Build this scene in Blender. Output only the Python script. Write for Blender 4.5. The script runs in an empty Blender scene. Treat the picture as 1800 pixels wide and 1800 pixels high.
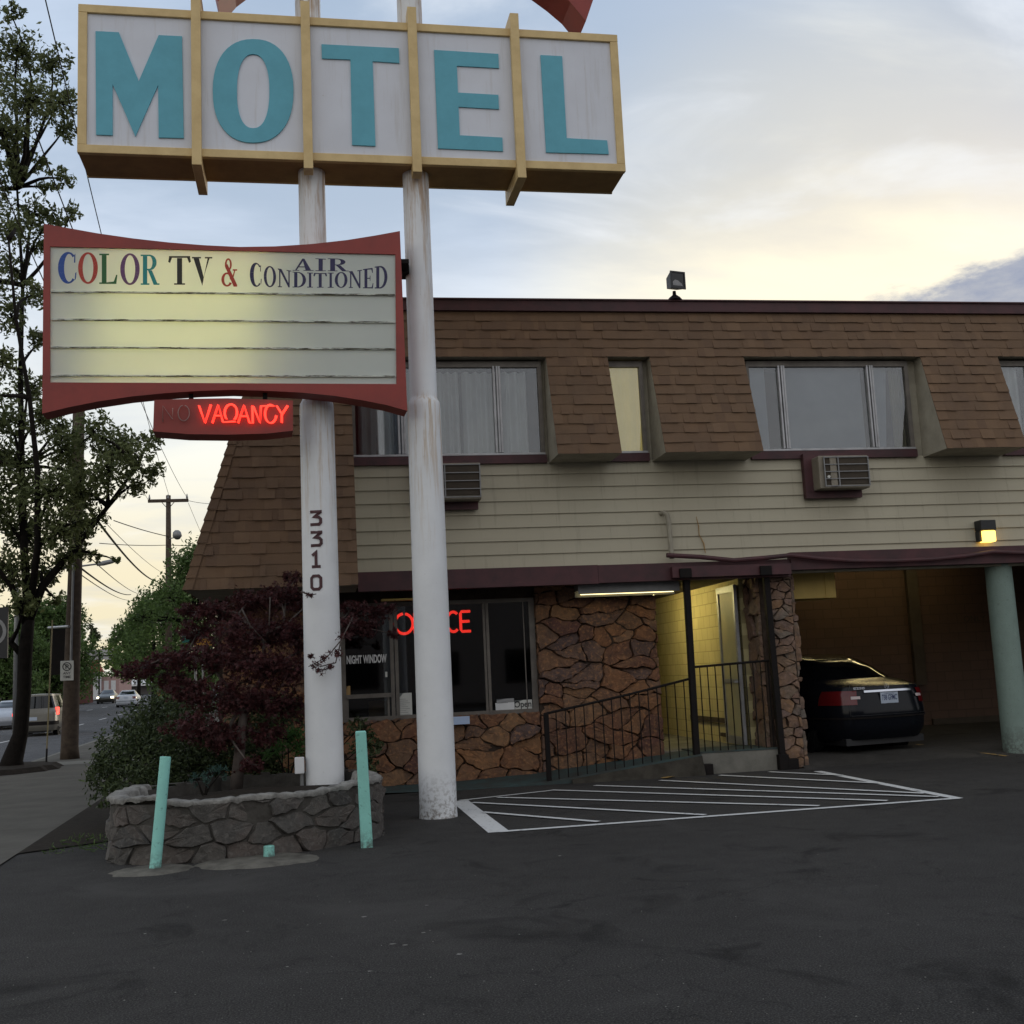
import bpy, math, random
from math import sin, cos, pi, radians, sqrt
from mathutils import Vector, Matrix
import numpy as np
rnd = random.Random(7)
sc = bpy.context.scene
col = sc.collection

# ------------------------------------------------------------------ camera
FPX, YAW, PITCH, ROLL, EYE = 2000.0, 9.5, 8.02, 2.67, 1.6
_y, _p, _r = radians(YAW), radians(PITCH), radians(ROLL)
FW = Vector((sin(_y)*cos(_p), cos(_y)*cos(_p), sin(_p)))
_R = Vector((cos(_y), -sin(_y), 0)); _U = _R.cross(FW)
RT = _R*cos(_r) - _U*sin(_r); UP = _U*cos(_r) + _R*sin(_r)
CAM = Vector((0, 0, EYE))
cd = bpy.data.cameras.new('camera'); cam = bpy.data.objects.new('camera', cd); col.objects.link(cam)
cd.sensor_width = 36; cd.lens = FPX/1800*36; cd.clip_start = .05; cd.clip_end = 6000
M = Matrix((RT, UP, -FW)).transposed().to_4x4(); M.translation = CAM
cam.matrix_world = M; sc.camera = cam
def ray(px, py): return FW + RT*((px-900)/FPX) + UP*((900-py)/FPX)
def atY(px, py, Y):
    d = ray(px, py); return CAM + d*(Y/d.y)
def atX(px, py, X):
    d = ray(px, py); return CAM + d*(X/d.x)
def atZ(px, py, Z=0.0):
    d = ray(px, py); return CAM + d*((Z-EYE)/d.z)

# ------------------------------------------------------------------ world, sun, exposure
SUN_EL, SUN_AZ = radians(5), radians(38)      # azimuth measured from +Y towards +X: low behind the motel
w = bpy.data.worlds.new('World'); sc.world = w; w.use_nodes = True
nt = w.node_tree; nt.nodes.clear()
def wn(t, **k):
    n = nt.nodes.new(t)
    for a, b in k.items(): setattr(n, a, b)
    return n
def L(a, b): nt.links.new(a, b)
out = wn('ShaderNodeOutputWorld'); bg = wn('ShaderNodeBackground'); L(bg.outputs[0], out.inputs[0])
sky = wn('ShaderNodeTexSky', sky_type='NISHITA'); sky.sun_disc = False
sky.sun_elevation = SUN_EL; sky.sun_rotation = SUN_AZ; sky.air_density = 1.3; sky.dust_density = 2.0
tc = wn('ShaderNodeTexCoord'); sep = wn('ShaderNodeSeparateXYZ'); L(tc.outputs['Generated'], sep.inputs[0])
def math_(op, a, b=None, clamp=False):
    n = wn('ShaderNodeMath', operation=op, use_clamp=clamp)
    for i, v in enumerate((a, b)):
        if v is None: continue
        if isinstance(v, (int, float)): n.inputs[i].default_value = v
        else: L(v, n.inputs[i])
    return n.outputs[0]
def mixc(f, a, b):
    n = wn('ShaderNodeMix', data_type='RGBA')
    for s, v in ((n.inputs[0], f), (n.inputs[6], a), (n.inputs[7], b)):
        if isinstance(v, (int, float)): s.default_value = v
        elif isinstance(v, tuple): s.default_value = (*v, 1)
        else: L(v, s)
    return n.outputs[2]
zz = math_('ADD', math_('MAXIMUM', sep.outputs[2], 0.0), 0.16)
cx_ = math_('DIVIDE', sep.outputs[0], zz); cy_ = math_('DIVIDE', sep.outputs[1], zz)
cmb = wn('ShaderNodeCombineXYZ'); L(cx_, cmb.inputs[0]); L(cy_, cmb.inputs[1])
def cloud(scale, seed, rot, sx, sy, lo, hi, detail=9, rough=.55, dist=.4):
    mp = wn('ShaderNodeMapping'); L(cmb.outputs[0], mp.inputs[0])
    mp.inputs['Rotation'].default_value = (0, 0, radians(rot)); mp.inputs['Scale'].default_value = (sx, sy, 1)
    mp.inputs['Location'].default_value = (seed, seed*.37, 0)
    n = wn('ShaderNodeTexNoise'); L(mp.outputs[0], n.inputs[0])
    n.inputs['Scale'].default_value = scale; n.inputs['Detail'].default_value = detail
    n.inputs['Roughness'].default_value = rough; n.inputs['Distortion'].default_value = dist
    r = wn('ShaderNodeMapRange', interpolation_type='SMOOTHSTEP'); L(n.outputs[0], r.inputs[0])
    r.inputs[1].default_value = lo; r.inputs[2].default_value = hi
    return r.outputs[0]
elev = sep.outputs[2]
ramp = wn('ShaderNodeValToRGB'); L(elev, ramp.inputs[0])
cr = ramp.color_ramp; cr.elements[0].position = 0.0; cr.elements[0].color = (.74, .66, .45, 1)
cr.elements[1].position = .10; cr.elements[1].color = (.80, .72, .52, 1)
for p_, c_ in ((.20, (.84, .84, .77)), (.29, (.74, .78, .82)), (.37, (.54, .62, .74)), (.6, (.46, .56, .71)), (1, (.44, .50, .58))):
    e = cr.elements.new(p_); e.color = (*c_, 1)
# warm glow around the low sun, behind the motel
dn = wn('ShaderNodeVectorMath', operation='DOT_PRODUCT'); L(tc.outputs['Generated'], dn.inputs[0])
dn.inputs[1].default_value = (sin(radians(26))*cos(radians(17)), cos(radians(26))*cos(radians(17)), sin(radians(17)))
gl = wn('ShaderNodeMapRange', interpolation_type='SMOOTHSTEP'); L(dn.outputs['Value'], gl.inputs[0])
gl.inputs[1].default_value = .955; gl.inputs[2].default_value = 1.0
base = mixc(math_('MULTIPLY', gl.outputs[0], .85), ramp.outputs[0], (1.0, .90, .66))
skyc = wn('ShaderNodeMix', data_type='RGBA', blend_type='MULTIPLY'); skyc.inputs[0].default_value = 1
L(sky.outputs[0], skyc.inputs[6]); skyc.inputs[7].default_value = (.10, .10, .10, 1)
clear = mixc(.55, skyc.outputs[2], (.36, .50, .72))
thin = cloud(1.05, 3.1, 25, 1.0, 1.7, .40, .62)
c1 = mixc(math_('MULTIPLY', math_('SUBTRACT', 1.0, thin), math_('MULTIPLY_ADD' if False else 'MULTIPLY', math_('SMOOTH_MIN' if False else 'MINIMUM', math_('MULTIPLY', math_('MAXIMUM', math_('SUBTRACT', elev, .15), 0.0), 4.0), 1.0), .60)), base, clear)
grey = cloud(1.6, 11.7, -20, .8, 1.9, .50, .68, dist=.7)
c2 = mixc(math_('MULTIPLY', grey, .22), c1, (.44, .51, .63))
bright = cloud(1.9, 21.3, 10, 1, 1.5, .54, .74)
c3 = mixc(math_('MULTIPLY', bright, .45), c2, (.86, .89, .93))
# the grey-blue cloud bank low over the right end of the roof: azimuth and elevation of each direction
az = math_('ARCTAN2', sep.outputs[0], sep.outputs[1]); el = math_('ARCSINE', sep.outputs[2])
nz = wn('ShaderNodeTexNoise'); nm_ = wn('ShaderNodeMapping'); L(tc.outputs['Generated'], nm_.inputs[0]); nm_.inputs['Scale'].default_value = (1, 1, 2.6); L(nm_.outputs[0], nz.inputs[0])
nz.inputs['Scale'].default_value = 17; nz.inputs['Detail'].default_value = 10; nz.inputs['Roughness'].default_value = .66
line_ = math_('ADD', math_('MULTIPLY', math_('SUBTRACT', az, radians(28)), .20), radians(16.9))
top_ = math_('ADD', math_('SUBTRACT', line_, el), math_('MULTIPLY', math_('SUBTRACT', nz.outputs[0], .5), .055))
dm = wn('ShaderNodeMapRange', interpolation_type='SMOOTHSTEP'); L(top_, dm.inputs[0]); dm.inputs[1].default_value = -.004; dm.inputs[2].default_value = .016
fa = wn('ShaderNodeMapRange', interpolation_type='SMOOTHSTEP'); L(az, fa.inputs[0]); fa.inputs[1].default_value = radians(24.5); fa.inputs[2].default_value = radians(30)
c4 = mixc(math_('MULTIPLY', math_('MULTIPLY', dm.outputs[0], fa.outputs[0]), math_('MULTIPLY_ADD' if False else 'ADD', .45, math_('MULTIPLY', nz.outputs[0], .75))), c3, (.25, .29, .40))
# the half of the sky behind the viewer is brightened to lift the facade
bk = wn('ShaderNodeMapRange', interpolation_type='SMOOTHSTEP'); L(sep.outputs[1], bk.inputs[0])
bk.inputs[1].default_value = -.5; bk.inputs[2].default_value = .35; bk.inputs[3].default_value = 1.28; bk.inputs[4].default_value = 1.0
fin = wn('ShaderNodeMix', data_type='RGBA', blend_type='MULTIPLY'); fin.inputs[0].default_value = 1
warm_ = mixc(math_('SUBTRACT', 1.0, math_('MINIMUM', math_('MAXIMUM', math_('MULTIPLY', math_('ADD', sep.outputs[1], .3), 2.0), 0.0), 1.0)), c4, mixc(.6, c4, (.62, .60, .57)))
L(warm_, fin.inputs[6]); cb = wn('ShaderNodeCombineColor'); [L(math_('POWER', bk.outputs[0], e_), cb.inputs[i]) for i, e_ in enumerate((1.0, 1.0, 1.0))]; L(cb.outputs[0], fin.inputs[7])
L(fin.outputs[2], bg.inputs[0]); bg.inputs[1].default_value = 1.08

sl = bpy.data.lights.new('sun', 'SUN'); sl.energy = .5; sl.angle = radians(12); sl.color = (1, .86, .66)
so = bpy.data.objects.new('sun', sl); col.objects.link(so)
so.rotation_euler = Vector((sin(SUN_AZ)*cos(SUN_EL), cos(SUN_AZ)*cos(SUN_EL), sin(SUN_EL))).to_track_quat('Z', 'Y').to_euler()
so.location = (0, 0, 30)
sc.view_settings.view_transform = 'Standard'; sc.view_settings.look = 'None'
sc.view_settings.exposure = 0.16; sc.view_settings.gamma = 1
sc.cycles.max_bounces = 6; sc.cycles.transparent_max_bounces = 12; sc.cycles.sample_clamp_indirect = 4

# ------------------------------------------------------------------ materials
class Mt:
    def __init__(s, name):
        s.m = bpy.data.materials.new(name); s.m.use_nodes = True; s.t = s.m.node_tree
        s.b = s.t.nodes['Principled BSDF']; s.o = s.t.nodes['Material Output']
    def n(s, t, **k):
        n = s.t.nodes.new(t)
        for a, b in k.items(): setattr(n, a, b)
        return n
    def put(s, sock, v):
        if isinstance(v, (int, float)): sock.default_value = v
        elif isinstance(v, tuple): sock.default_value = (*v, 1) if len(v) == 3 and len(sock.default_value) == 4 else v
        else: s.t.links.new(v, sock)
    def coord(s, scale=(1, 1, 1), rot=(0, 0, 0), loc=(0, 0, 0)):
        c = s.n('ShaderNodeTexCoord'); m = s.n('ShaderNodeMapping'); s.t.links.new(c.outputs['Object'], m.inputs[0])
        m.inputs['Scale'].default_value = scale; m.inputs['Rotation'].default_value = rot; m.inputs['Location'].default_value = loc
        return m.outputs[0]
    def noise(s, scale, detail=4, rough=.5, co=None, dist=0):
        n = s.n('ShaderNodeTexNoise'); s.t.links.new(co or s.coord(), n.inputs[0])
        n.inputs['Scale'].default_value = scale; n.inputs['Detail'].default_value = detail
        n.inputs['Roughness'].default_value = rough; n.inputs['Distortion'].default_value = dist
        return n.outputs[0]
    def rng(s, v, a, b, c=0.0, d=1.0):
        n = s.n('ShaderNodeMapRange', clamp=True); s.put(n.inputs[0], v)
        for i, q in enumerate((a, b, c, d)): n.inputs[i+1].default_value = q
        return n.outputs[0]
    def math(s, op, a, b):
        n = s.n('ShaderNodeMath', operation=op); s.put(n.inputs[0], a); s.put(n.inputs[1], b); return n.outputs[0]
    def mix(s, f, a, b, mode='MIX'):
        n = s.n('ShaderNodeMix', data_type='RGBA', blend_type=mode)
        s.put(n.inputs[0], f); s.put(n.inputs[6], a); s.put(n.inputs[7], b); return n.outputs[2]
    def ramp(s, v, stops):
        n = s.n('ShaderNodeValToRGB'); s.t.links.new(v, n.inputs[0]); cr = n.color_ramp
        while len(cr.elements) < len(stops): cr.elements.new(.5)
        for e, (p, c) in zip(cr.elements, stops): e.position = p; e.color = (*c, 1)
        return n.outputs[0]
    def bump(s, h, strength=.5, dist=.02):
        n = s.n('ShaderNodeBump'); n.inputs['Strength'].default_value = strength; n.inputs['Distance'].default_value = dist
        s.t.links.new(h, n.inputs['Height']); s.t.links.new(n.outputs[0], s.b.inputs['Normal'])
    def col(s, v): s.put(s.b.inputs['Base Color'], v)
    def rough(s, v): s.put(s.b.inputs['Roughness'], v)
    def island(s): return s.n('ShaderNodeNewGeometry').outputs['Random Per Island']
def dirty(name, c, c2=None, rough=.6, sc_=3, amt=.5, metal=0, bump=0.0, bs=60):
    m = Mt(name); c2 = c2 or tuple(x*.72 for x in c)
    f = m.rng(m.noise(sc_, 6, .65), .38, .68, 0, amt); m.col(m.mix(f, c, c2)); m.rough(rough)
    m.b.inputs['Metallic'].default_value = metal
    if rough >= .85: m.b.inputs['Specular IOR Level'].default_value = .12
    if bump: m.bump(m.noise(bs, 4), bump, .01)
    return m.m
def emis(name, c, st, base=None):
    m = Mt(name); m.col(base or c); m.b.inputs['Emission Color'].default_value = (*c, 1); m.b.inputs['Emission Strength'].default_value = st
    return m.m

def mat_asphalt(name, dark=(.0230, .0215, .0202), light=(.0375, .0352, .0330), patch=True):
    m = Mt(name); co = m.coord()
    big = m.noise(.35, 6, .6, co); mid = m.noise(3.5, 5, .6, co); fine = m.noise(95, 3, .7, co)
    v = m.n('ShaderNodeTexVoronoi'); m.t.links.new(co, v.inputs[0]); v.inputs['Scale'].default_value = 70
    sp = m.rng(v.outputs['Distance'], .12, .30, 1, 0)
    vr = m.n('ShaderNodeSeparateColor'); m.t.links.new(v.outputs['Color'], vr.inputs[0])
    sp = m.math('MULTIPLY', sp, m.rng(vr.outputs[0], .72, .95))
    c = m.mix(m.rng(big, .35, .65), dark, light)
    c = m.mix(m.rng(mid, .3, .7, 0, .35), c, tuple(x*.7 for x in dark))
    c = m.mix(m.rng(fine, .44, .66, 0, .85), c, tuple(x*2.6 for x in light))
    c = m.mix(m.math('MULTIPLY', sp, .7), c, (.17, .165, .155))
    st = m.noise(.9, 7, .65, m.coord(loc=(4, 9, 0)), 1.2); c = m.mix(m.rng(st, .56, .66, 0, .55), c, tuple(x*.45 for x in dark))
    st = m.noise(.55, 6, .6, m.coord(loc=(14, 2, 0)), .8); c = m.mix(m.rng(st, .56, .70, 0, .5), c, tuple(x*1.9 for x in light))
    for k_, (sc3, wd_) in enumerate(((.55, .012), (1.3, .010))):
        vc = m.n('ShaderNodeTexVoronoi', feature='DISTANCE_TO_EDGE'); w_ = m.noise(2.5, 5, .6, co); mv = m.n('ShaderNodeVectorMath', operation='ADD'); m.t.links.new(co, mv.inputs[0])
        cmb_ = m.n('ShaderNodeCombineXYZ'); m.t.links.new(m.math('MULTIPLY', w_, .7), cmb_.inputs[0]); m.t.links.new(m.math('MULTIPLY', m.noise(2.1, 5, .6, m.coord(loc=(7, 1, 0))), .7), cmb_.inputs[1]); m.t.links.new(cmb_.outputs[0], mv.inputs[1])
        m.t.links.new(mv.outputs[0], vc.inputs[0]); vc.inputs['Scale'].default_value = sc3
        cr_m = m.math('MULTIPLY', m.rng(vc.outputs['Distance'], 0, wd_*sc3, 1, 0), m.rng(m.noise(.5, 3, .5, m.coord(loc=(k_*5, 3, 0))), .52, .60))
        c = m.mix(m.math('MULTIPLY', cr_m, .5), c, (.010, .010, .010))
    m.col(c); m.rough(m.rng(mid, .3, .7, .85, .97)); m.b.inputs['Specular IOR Level'].default_value = .12
    m.bump(m.math('ADD', fine, m.math('MULTIPLY', v.outputs['Distance'], .8)), .55, .012)
    return m.m
MAT = {}
MAT['asphalt'] = mat_asphalt('asphalt')
MAT['road'] = mat_asphalt('road_asphalt', (.05, .05, .052), (.075, .075, .078))
MAT['concrete'] = dirty('concrete', (.20, .19, .165), (.10, .10, .085), .9, 2.2, .8, bump=.4)
MAT['walk'] = dirty('sidewalk_concrete', (.115, .106, .092), (.075, .07, .06), .92, 1.2, .8, bump=.4, bs=90)
MAT['footing'] = dirty('old_concrete', (.150, .140, .120), (.075, .07, .06), .95, 5, 1, bump=.8, bs=35)
MAT['soil'] = dirty('soil', (.026, .020, .015), (.014, .011, .008), .95, 9, 1, bump=.8, bs=30)
MAT['paint_line'] = None
def worn_paint(name, c, wear):
    m = Mt(name); n1 = m.noise(26, 6, .7); n2 = m.noise(3, 4, .6)
    f = m.rng(m.math('ADD', m.math('MULTIPLY', n1, .7), m.math('MULTIPLY', n2, .3)), wear, wear+.08)
    m.col(m.mix(f, c, (.06, .06, .06))); m.rough(.8); return m.m
MAT['white_line'] = worn_paint('white_line_paint', (.58, .58, .57), .56)
MAT['yellow_line'] = worn_paint('yellow_line_paint', (.36, .22, .05), .50)

def mat_shingle():
    m = Mt('roof_shingle'); r = m.island()
    c = m.ramp(r, [(0, (.114, .066, .037)), (.35, (.150, .088, .047)), (.7, (.130, .077, .041)), (1, (.166, .100, .055))])
    n = m.noise(2.0, 5, .6); c = m.mix(m.rng(n, .35, .7, 0, .45), c, (.070, .048, .034))
    g = m.noise(160, 3, .7); c = m.mix(m.rng(g, .4, .7, 0, .4), c, (.19, .12, .08))
    m.col(c); m.rough(.95); m.bump(g, .5, .006); return m.m
MAT['shingle'] = mat_shingle()
def mat_siding():
    m = Mt('beige_siding'); co = m.coord((1, 1, 1))
    n = m.noise(1.4, 6, .6, co); st = m.noise(5, 5, .6, m.coord((2.5, 1, .25)))
    r = m.island()
    c = m.mix(m.rng(n, .35, .7, 0, .5), (.46, .42, .315), (.39, .355, .265))
    c = m.mix(m.rng(st, .56, .75, 0, .35), c, (.22, .19, .14))
    c = m.mix(m.rng(r, 0, 1, 0, .25), c, (.36, .32, .24))
    m.col(c); m.rough(.75); m.bump(m.noise(70, 3, .6, m.coord((.3, 1, 3))), .15, .005); return m.m
MAT['siding'] = mat_siding()
MAT['beige'] = dirty('beige_trim', (.34, .31, .24), (.20, .18, .14), .8, 3, .7)
MAT['maroon'] = dirty('maroon_paint', (.075, .022, .026), (.035, .014, .016), .6, 3, .9)
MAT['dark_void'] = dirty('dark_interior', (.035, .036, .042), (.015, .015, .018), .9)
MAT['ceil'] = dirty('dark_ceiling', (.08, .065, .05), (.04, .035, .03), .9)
def mat_stone(name, stops, grain=(.05, .04, .035)):
    m = Mt(name); r = m.island(); c = m.ramp(r, stops)
    n = m.noise(5, 9, .7, dist=.9); c = m.mix(m.rng(n, .44, .64, 0, .7), c, grain)
    n3 = m.noise(3.3, 6, .6, m.coord(loc=(5, 2, 1))); c = m.mix(m.rng(n3, .5, .62, 0, .5), c, stops[len(stops)//2][1])
    n2 = m.noise(22, 6, .6); c = m.mix(m.rng(n2, .52, .66, 0, .45), c, tuple(min(.5, x*1.9) for x in stops[1][1]))
    m.col(c); m.rough(.8); m.bump(m.math('ADD', m.noise(9, 8, .7, dist=.5), m.math('MULTIPLY', m.noise(60, 4, .7), .3)), .9, .03); return m.m
MAT['flag'] = mat_stone('rust_flagstone', [(0, (.175, .074, .038)), (.2, (.26, .122, .050)), (.4, (.120, .052, .040)), (.6, (.21, .112, .055)), (.8, (.095, .062, .060)), (1, (.31, .165, .070))], (.055, .033, .026))
MAT['pillarstone'] = mat_stone('pillar_stone', [(0, (.20, .12, .07)), (.25, (.17, .11, .09)), (.5, (.25, .14, .07)), (.75, (.15, .13, .105)), (1, (.22, .115, .08))], (.085, .062, .05))
MAT['basalt'] = mat_stone('planter_stone', [(0, (.066, .060, .054)), (.35, (.088, .080, .071)), (.6, (.098, .076, .064)), (.8, (.058, .054, .05)), (1, (.115, .104, .09))], (.045, .041, .037))
MAT['mortar'] = dirty('mortar', (.060, .044, .034), (.03, .022, .018), .95, 8, .9, bump=.6, bs=40)
MAT['greymortar'] = dirty('planter_mortar', (.085, .079, .070), (.05, .045, .04), .95, 7, 1, bump=.8, bs=30)
MAT['coping'] = dirty('pale_coping', (.27, .26, .24), (.10, .094, .086), .95, 9, .95, bump=.9, bs=40)
def mat_block(name, c, c2, rot, bw=.4, bh=.2):
    m = Mt(name); co = m.coord(rot=rot)
    b = m.n('ShaderNodeTexBrick'); m.t.links.new(co, b.inputs[0])
    b.inputs['Scale'].default_value = 1; b.inputs['Brick Width'].default_value = bw; b.inputs['Row Height'].default_value = bh
    b.inputs['Mortar Size'].default_value = .008; b.inputs['Mortar Smooth'].default_value = .2
    b.inputs['Color1'].default_value = (*c, 1); b.inputs['Color2'].default_value = (*[x*.88 for x in c], 1); b.inputs['Mortar'].default_value = (*c2, 1)
    n = m.noise(2, 5, .6); m.col(m.mix(m.rng(n, .35, .7, 0, .35), b.outputs[0], c2)); m.rough(.85)
    m.bump(m.math('ADD', m.rng(b.outputs['Fac'], 0, 1, 1, 0), m.math('MULTIPLY', m.noise(60, 3), .3)), .7, .012); return m.m
MAT['yblock'] = mat_block('yellow_block_wall', (.60, .52, .27), (.36, .30, .15), (0, radians(90), radians(90)), .30, .20)
MAT['bblock'] = mat_block('carport_block_wall', (.105, .062, .042), (.066, .040, .028), (radians(90), 0, 0))
MAT['sblock'] = mat_block('carport_side_block_wall', (.22, .145, .085), (.13, .085, .05), (0, radians(90), radians(90)))
def chipped(name, c, under, base_h=.25, bump=0.0):
    m = Mt(name); sep_ = m.n('ShaderNodeSeparateXYZ'); c0 = m.n('ShaderNodeTexCoord'); m.t.links.new(c0.outputs['Object'], sep_.inputs[0])
    cc = m.mix(m.rng(m.noise(5, 6, .65), .35, .7, 0, .6), c, tuple(x*.78 for x in c))
    cc = m.mix(m.rng(m.noise(24, 6, .75), .60, .64, 0, .9), cc, under)
    cc = m.mix(m.math('MULTIPLY', m.rng(sep_.outputs[2], 0, base_h, 1, 0), m.rng(m.noise(16, 5, .7), .42, .56, 0, .85)), cc, (.07, .065, .055))
    m.col(cc); m.rough(.65)
    if bump: m.bump(m.noise(70, 4), bump, .01)
    return m.m
MAT['column'] = chipped('pale_green_column_paint', (.20, .27, .235), (.13, .17, .15), .5, .8)
MAT['alum'] = dirty('aluminium', (.42, .42, .43), (.25, .25, .25), .45, 6, .7, metal=.6)
MAT['bronze_and_shade'] = dirty('grey_brown_frame_and_recess_shade', (.17, .15, .13), (.09, .08, .07), .5, 6, .7, metal=.3)
MAT['blackmetal'] = dirty('black_metal', (.007, .006, .006), (.016, .010, .008), .75, 8, .6); MAT['blackmetal'].node_tree.nodes['Principled BSDF'].inputs['Specular IOR Level'].default_value = .2
MAT['curtain'] = None
def mat_curtain(name, c, em=0):
    m = Mt(name); m.col(m.mix(m.rng(m.noise(2, 3), .3, .7), c, tuple(x*.75 for x in c))); m.rough(.95)
    if em: m.b.inputs['Emission Color'].default_value = (1, .80, .30, 1); m.b.inputs['Emission Strength'].default_value = em
    return m.m
MAT['curtain'] = mat_curtain('sheer_curtain', (.66, .65, .60))
MAT['screen'] = mat_curtain('grey_blind', (.30, .32, .34))
MAT['lit_curtain'] = mat_curtain('lit_yellow_curtain', (.60, .48, .20), .20)
MAT['tancurtain'] = mat_curtain('tan_curtain', (.22, .19, .10))
def mat_glass(name='window_glass', tint=(.85, .88, .9), gl=1.0):
    m = Mt(name); m.t.nodes.remove(m.b)
    tr = m.n('ShaderNodeBsdfTransparent'); tr.inputs[0].default_value = (*tint, 1)
    g = m.n('ShaderNodeBsdfGlossy'); g.inputs['Roughness'].default_value = .03; g.inputs[0].default_value = (gl, gl, gl, 1)
    f = m.n('ShaderNodeFresnel'); f.inputs[0].default_value = 1.5
    ff = m.rng(f.outputs[0], 0, 1, .04, 1.0)
    mx = m.n('ShaderNodeMixShader'); m.t.links.new(ff, mx.inputs[0]); m.t.links.new(tr.outputs[0], mx.inputs[1]); m.t.links.new(g.outputs[0], mx.inputs[2])
    m.t.links.new(mx.outputs[0], m.o.inputs[0]); return m.m
MAT['glass'] = mat_glass()
MAT['office_glass'] = mat_glass('office_glass', (.55, .58, .6))
def mat_pole():
    m = Mt('white_pole_paint'); sep = m.n('ShaderNodeSeparateXYZ'); c0 = m.n('ShaderNodeTexCoord'); m.t.links.new(c0.outputs['Object'], sep.inputs[0])
    c = m.mix(m.rng(m.noise(2.5, 6, .6), .35, .7, 0, .5), (.74, .75, .76), (.60, .61, .62))
    st = m.noise(7, 5, .7, m.coord((1.6, 1.6, .12)))
    up = m.rng(sep.outputs[2], 5.2, 7.7)
    c = m.mix(m.math('MULTIPLY', m.rng(st, .47, .60, 0, .85), up), c, (.36, .21, .09))
    lo = m.rng(sep.outputs[2], 0.0, .55, 1, 0)
    c = m.mix(m.math('MULTIPLY', lo, m.rng(m.noise(22, 6, .7), .47, .6, 0, .85)), c, (.16, .13, .10))
    st2 = m.noise(10, 5, .7, m.coord((2, 2, .1), loc=(3, 1, 0)))
    band = m.math('MULTIPLY', m.rng(sep.outputs[2], 2.9, 4.86), m.rng(sep.outputs[2], 4.86, 5.0, 1, 0))
    c = m.mix(m.math('MULTIPLY', m.rng(st2, .49, .62, 0, .7), band), c, (.40, .24, .08))
    c = m.mix(m.rng(m.noise(38, 5, .7), .66, .72, 0, .5), c, (.2, .17, .14))
    m.col(c); m.rough(.5); return m.m
MAT['pole'] = mat_pole()
def mat_signface():
    m = Mt('weathered_sign_face'); c = m.mix(m.rng(m.noise(2, 6, .6), .35, .7, 0, .5), (.66, .68, .74), (.57, .58, .63))
    c = m.mix(m.rng(m.noise(6, 6, .7, m.coord((1.6, 1, .10))), .54, .72, 0, .35), c, (.38, .33, .27))
    c = m.mix(m.rng(m.noise(30, 6, .75), .66, .72, 0, .6), c, (.34, .27, .2)); m.col(c); m.rough(.65); return m.m
MAT['signface'] = mat_signface()
MAT['teal'] = dirty('teal_letter_paint', (.11, .39, .49), (.09, .33, .42), .6, 5, .7)
MAT['gold'] = dirty('tan_sign_frame', (.66, .49, .23), (.50, .35, .15), .55, 4, .7)
MAT['goldside'] = dirty('brown_sign_case', (.36, .22, .08), (.24, .14, .05), .6, 4, .8)
MAT['redsign'] = dirty('red_sign_case', (.27, .036, .026), (.18, .027, .021), .55, 3, .7)
def mat_panel():
    m = Mt('translucent_sign_panel'); m.t.nodes.remove(m.b)
    d = m.n('ShaderNodeBsdfDiffuse'); t = m.n('ShaderNodeBsdfTranslucent'); mx = m.n('ShaderNodeMixShader')
    c = m.mix(m.rng(m.noise(1.5, 5, .6), .35, .7, 0, .4), (.74, .78, .76), (.64, .68, .66))
    m.put(d.inputs[0], c); t.inputs[0].default_value = (.85, .85, .7, 1); mx.inputs[0].default_value = .40
    m.t.links.new(d.outputs[0], mx.inputs[1]); m.t.links.new(t.outputs[0], mx.inputs[2]); m.t.links.new(mx.outputs[0], m.o.inputs[0]); return m.m
MAT['panel'] = mat_panel()
def mat_track():
    m = Mt('grimy_letter_track'); n = m.noise(9, 6, .75, m.coord((.55, 1, 6)))
    m.col(m.mix(m.rng(n, .47, .55), (.58, .60, .54), (.05, .045, .025))); m.rough(.7); return m.m
MAT['track'] = mat_track()
MAT['tubelight'] = emis('sign_tube_light', (1, .93, .46), 19)
MAT['neon'] = emis('red_neon', (1, .035, .02), 2.6)
MAT['neonoff'] = dirty('unlit_neon_tube', (.30, .17, .15), (.1, .06, .05), .3)
MAT['fluor'] = emis('fluorescent_tube', (1, .82, .40), 2.6); MAT['fluor_dim'] = emis('carport_fluorescent_tube', (1, .80, .38), 16); MAT['fluor_strong'] = emis('bright_fluorescent_tube', (1, .85, .36), 66)
MAT['lampglow'] = emis('warm_lamp_lens', (1, .62, .13), 2.6)
MAT['mint'] = chipped('mint_green_paint', (.27, .62, .54), (.16, .36, .31), .18, .25)
MAT['white'] = dirty('white_paint', (.66, .66, .66), (.5, .5, .5), .6, 5, .5)
MAT['paper'] = dirty('white_paper', (.58, .58, .54), (.48, .48, .45), .8, 8, .5)
MAT['bluewhite'] = dirty('blue_white_plastic', (.45, .56, .75), (.4, .5, .7), .5)
MAT['black'] = dirty('black_paint', (.012, .012, .014), (.02, .02, .02), .5)
MAT['steelgrey'] = dirty('grey_metal', (.25, .25, .25), (.16, .16, .16), .5, 5, .6, metal=.4)
MAT['wood'] = dirty('utility_pole_wood', (.095, .072, .055), (.05, .038, .03), .95, 6, .9, bump=.8, bs=30)
MAT['bark'] = dirty('dark_bark', (.016, .013, .011), (.008, .007, .006), .95, 8, .9, bump=1, bs=25)
MAT['twig'] = dirty('maple_bark', (.10, .082, .072), (.05, .04, .036), .9, 8, .8)
MAT['tanac'] = dirty('tan_appliance', (.24, .21, .16), (.15, .13, .10), .6, 5, .7)
MAT['rampgreen'] = dirty('blue_green_ramp_paint', (.055, .085, .085), (.055, .052, .047), .85, 3, .9, bump=.3)
MAT['tread'] = MAT['rampgreen']
MAT['yellowbox'] = dirty('yellow_painted_box', (.68, .49, .15), (.52, .36, .10), .7, 3, .6)
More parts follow.
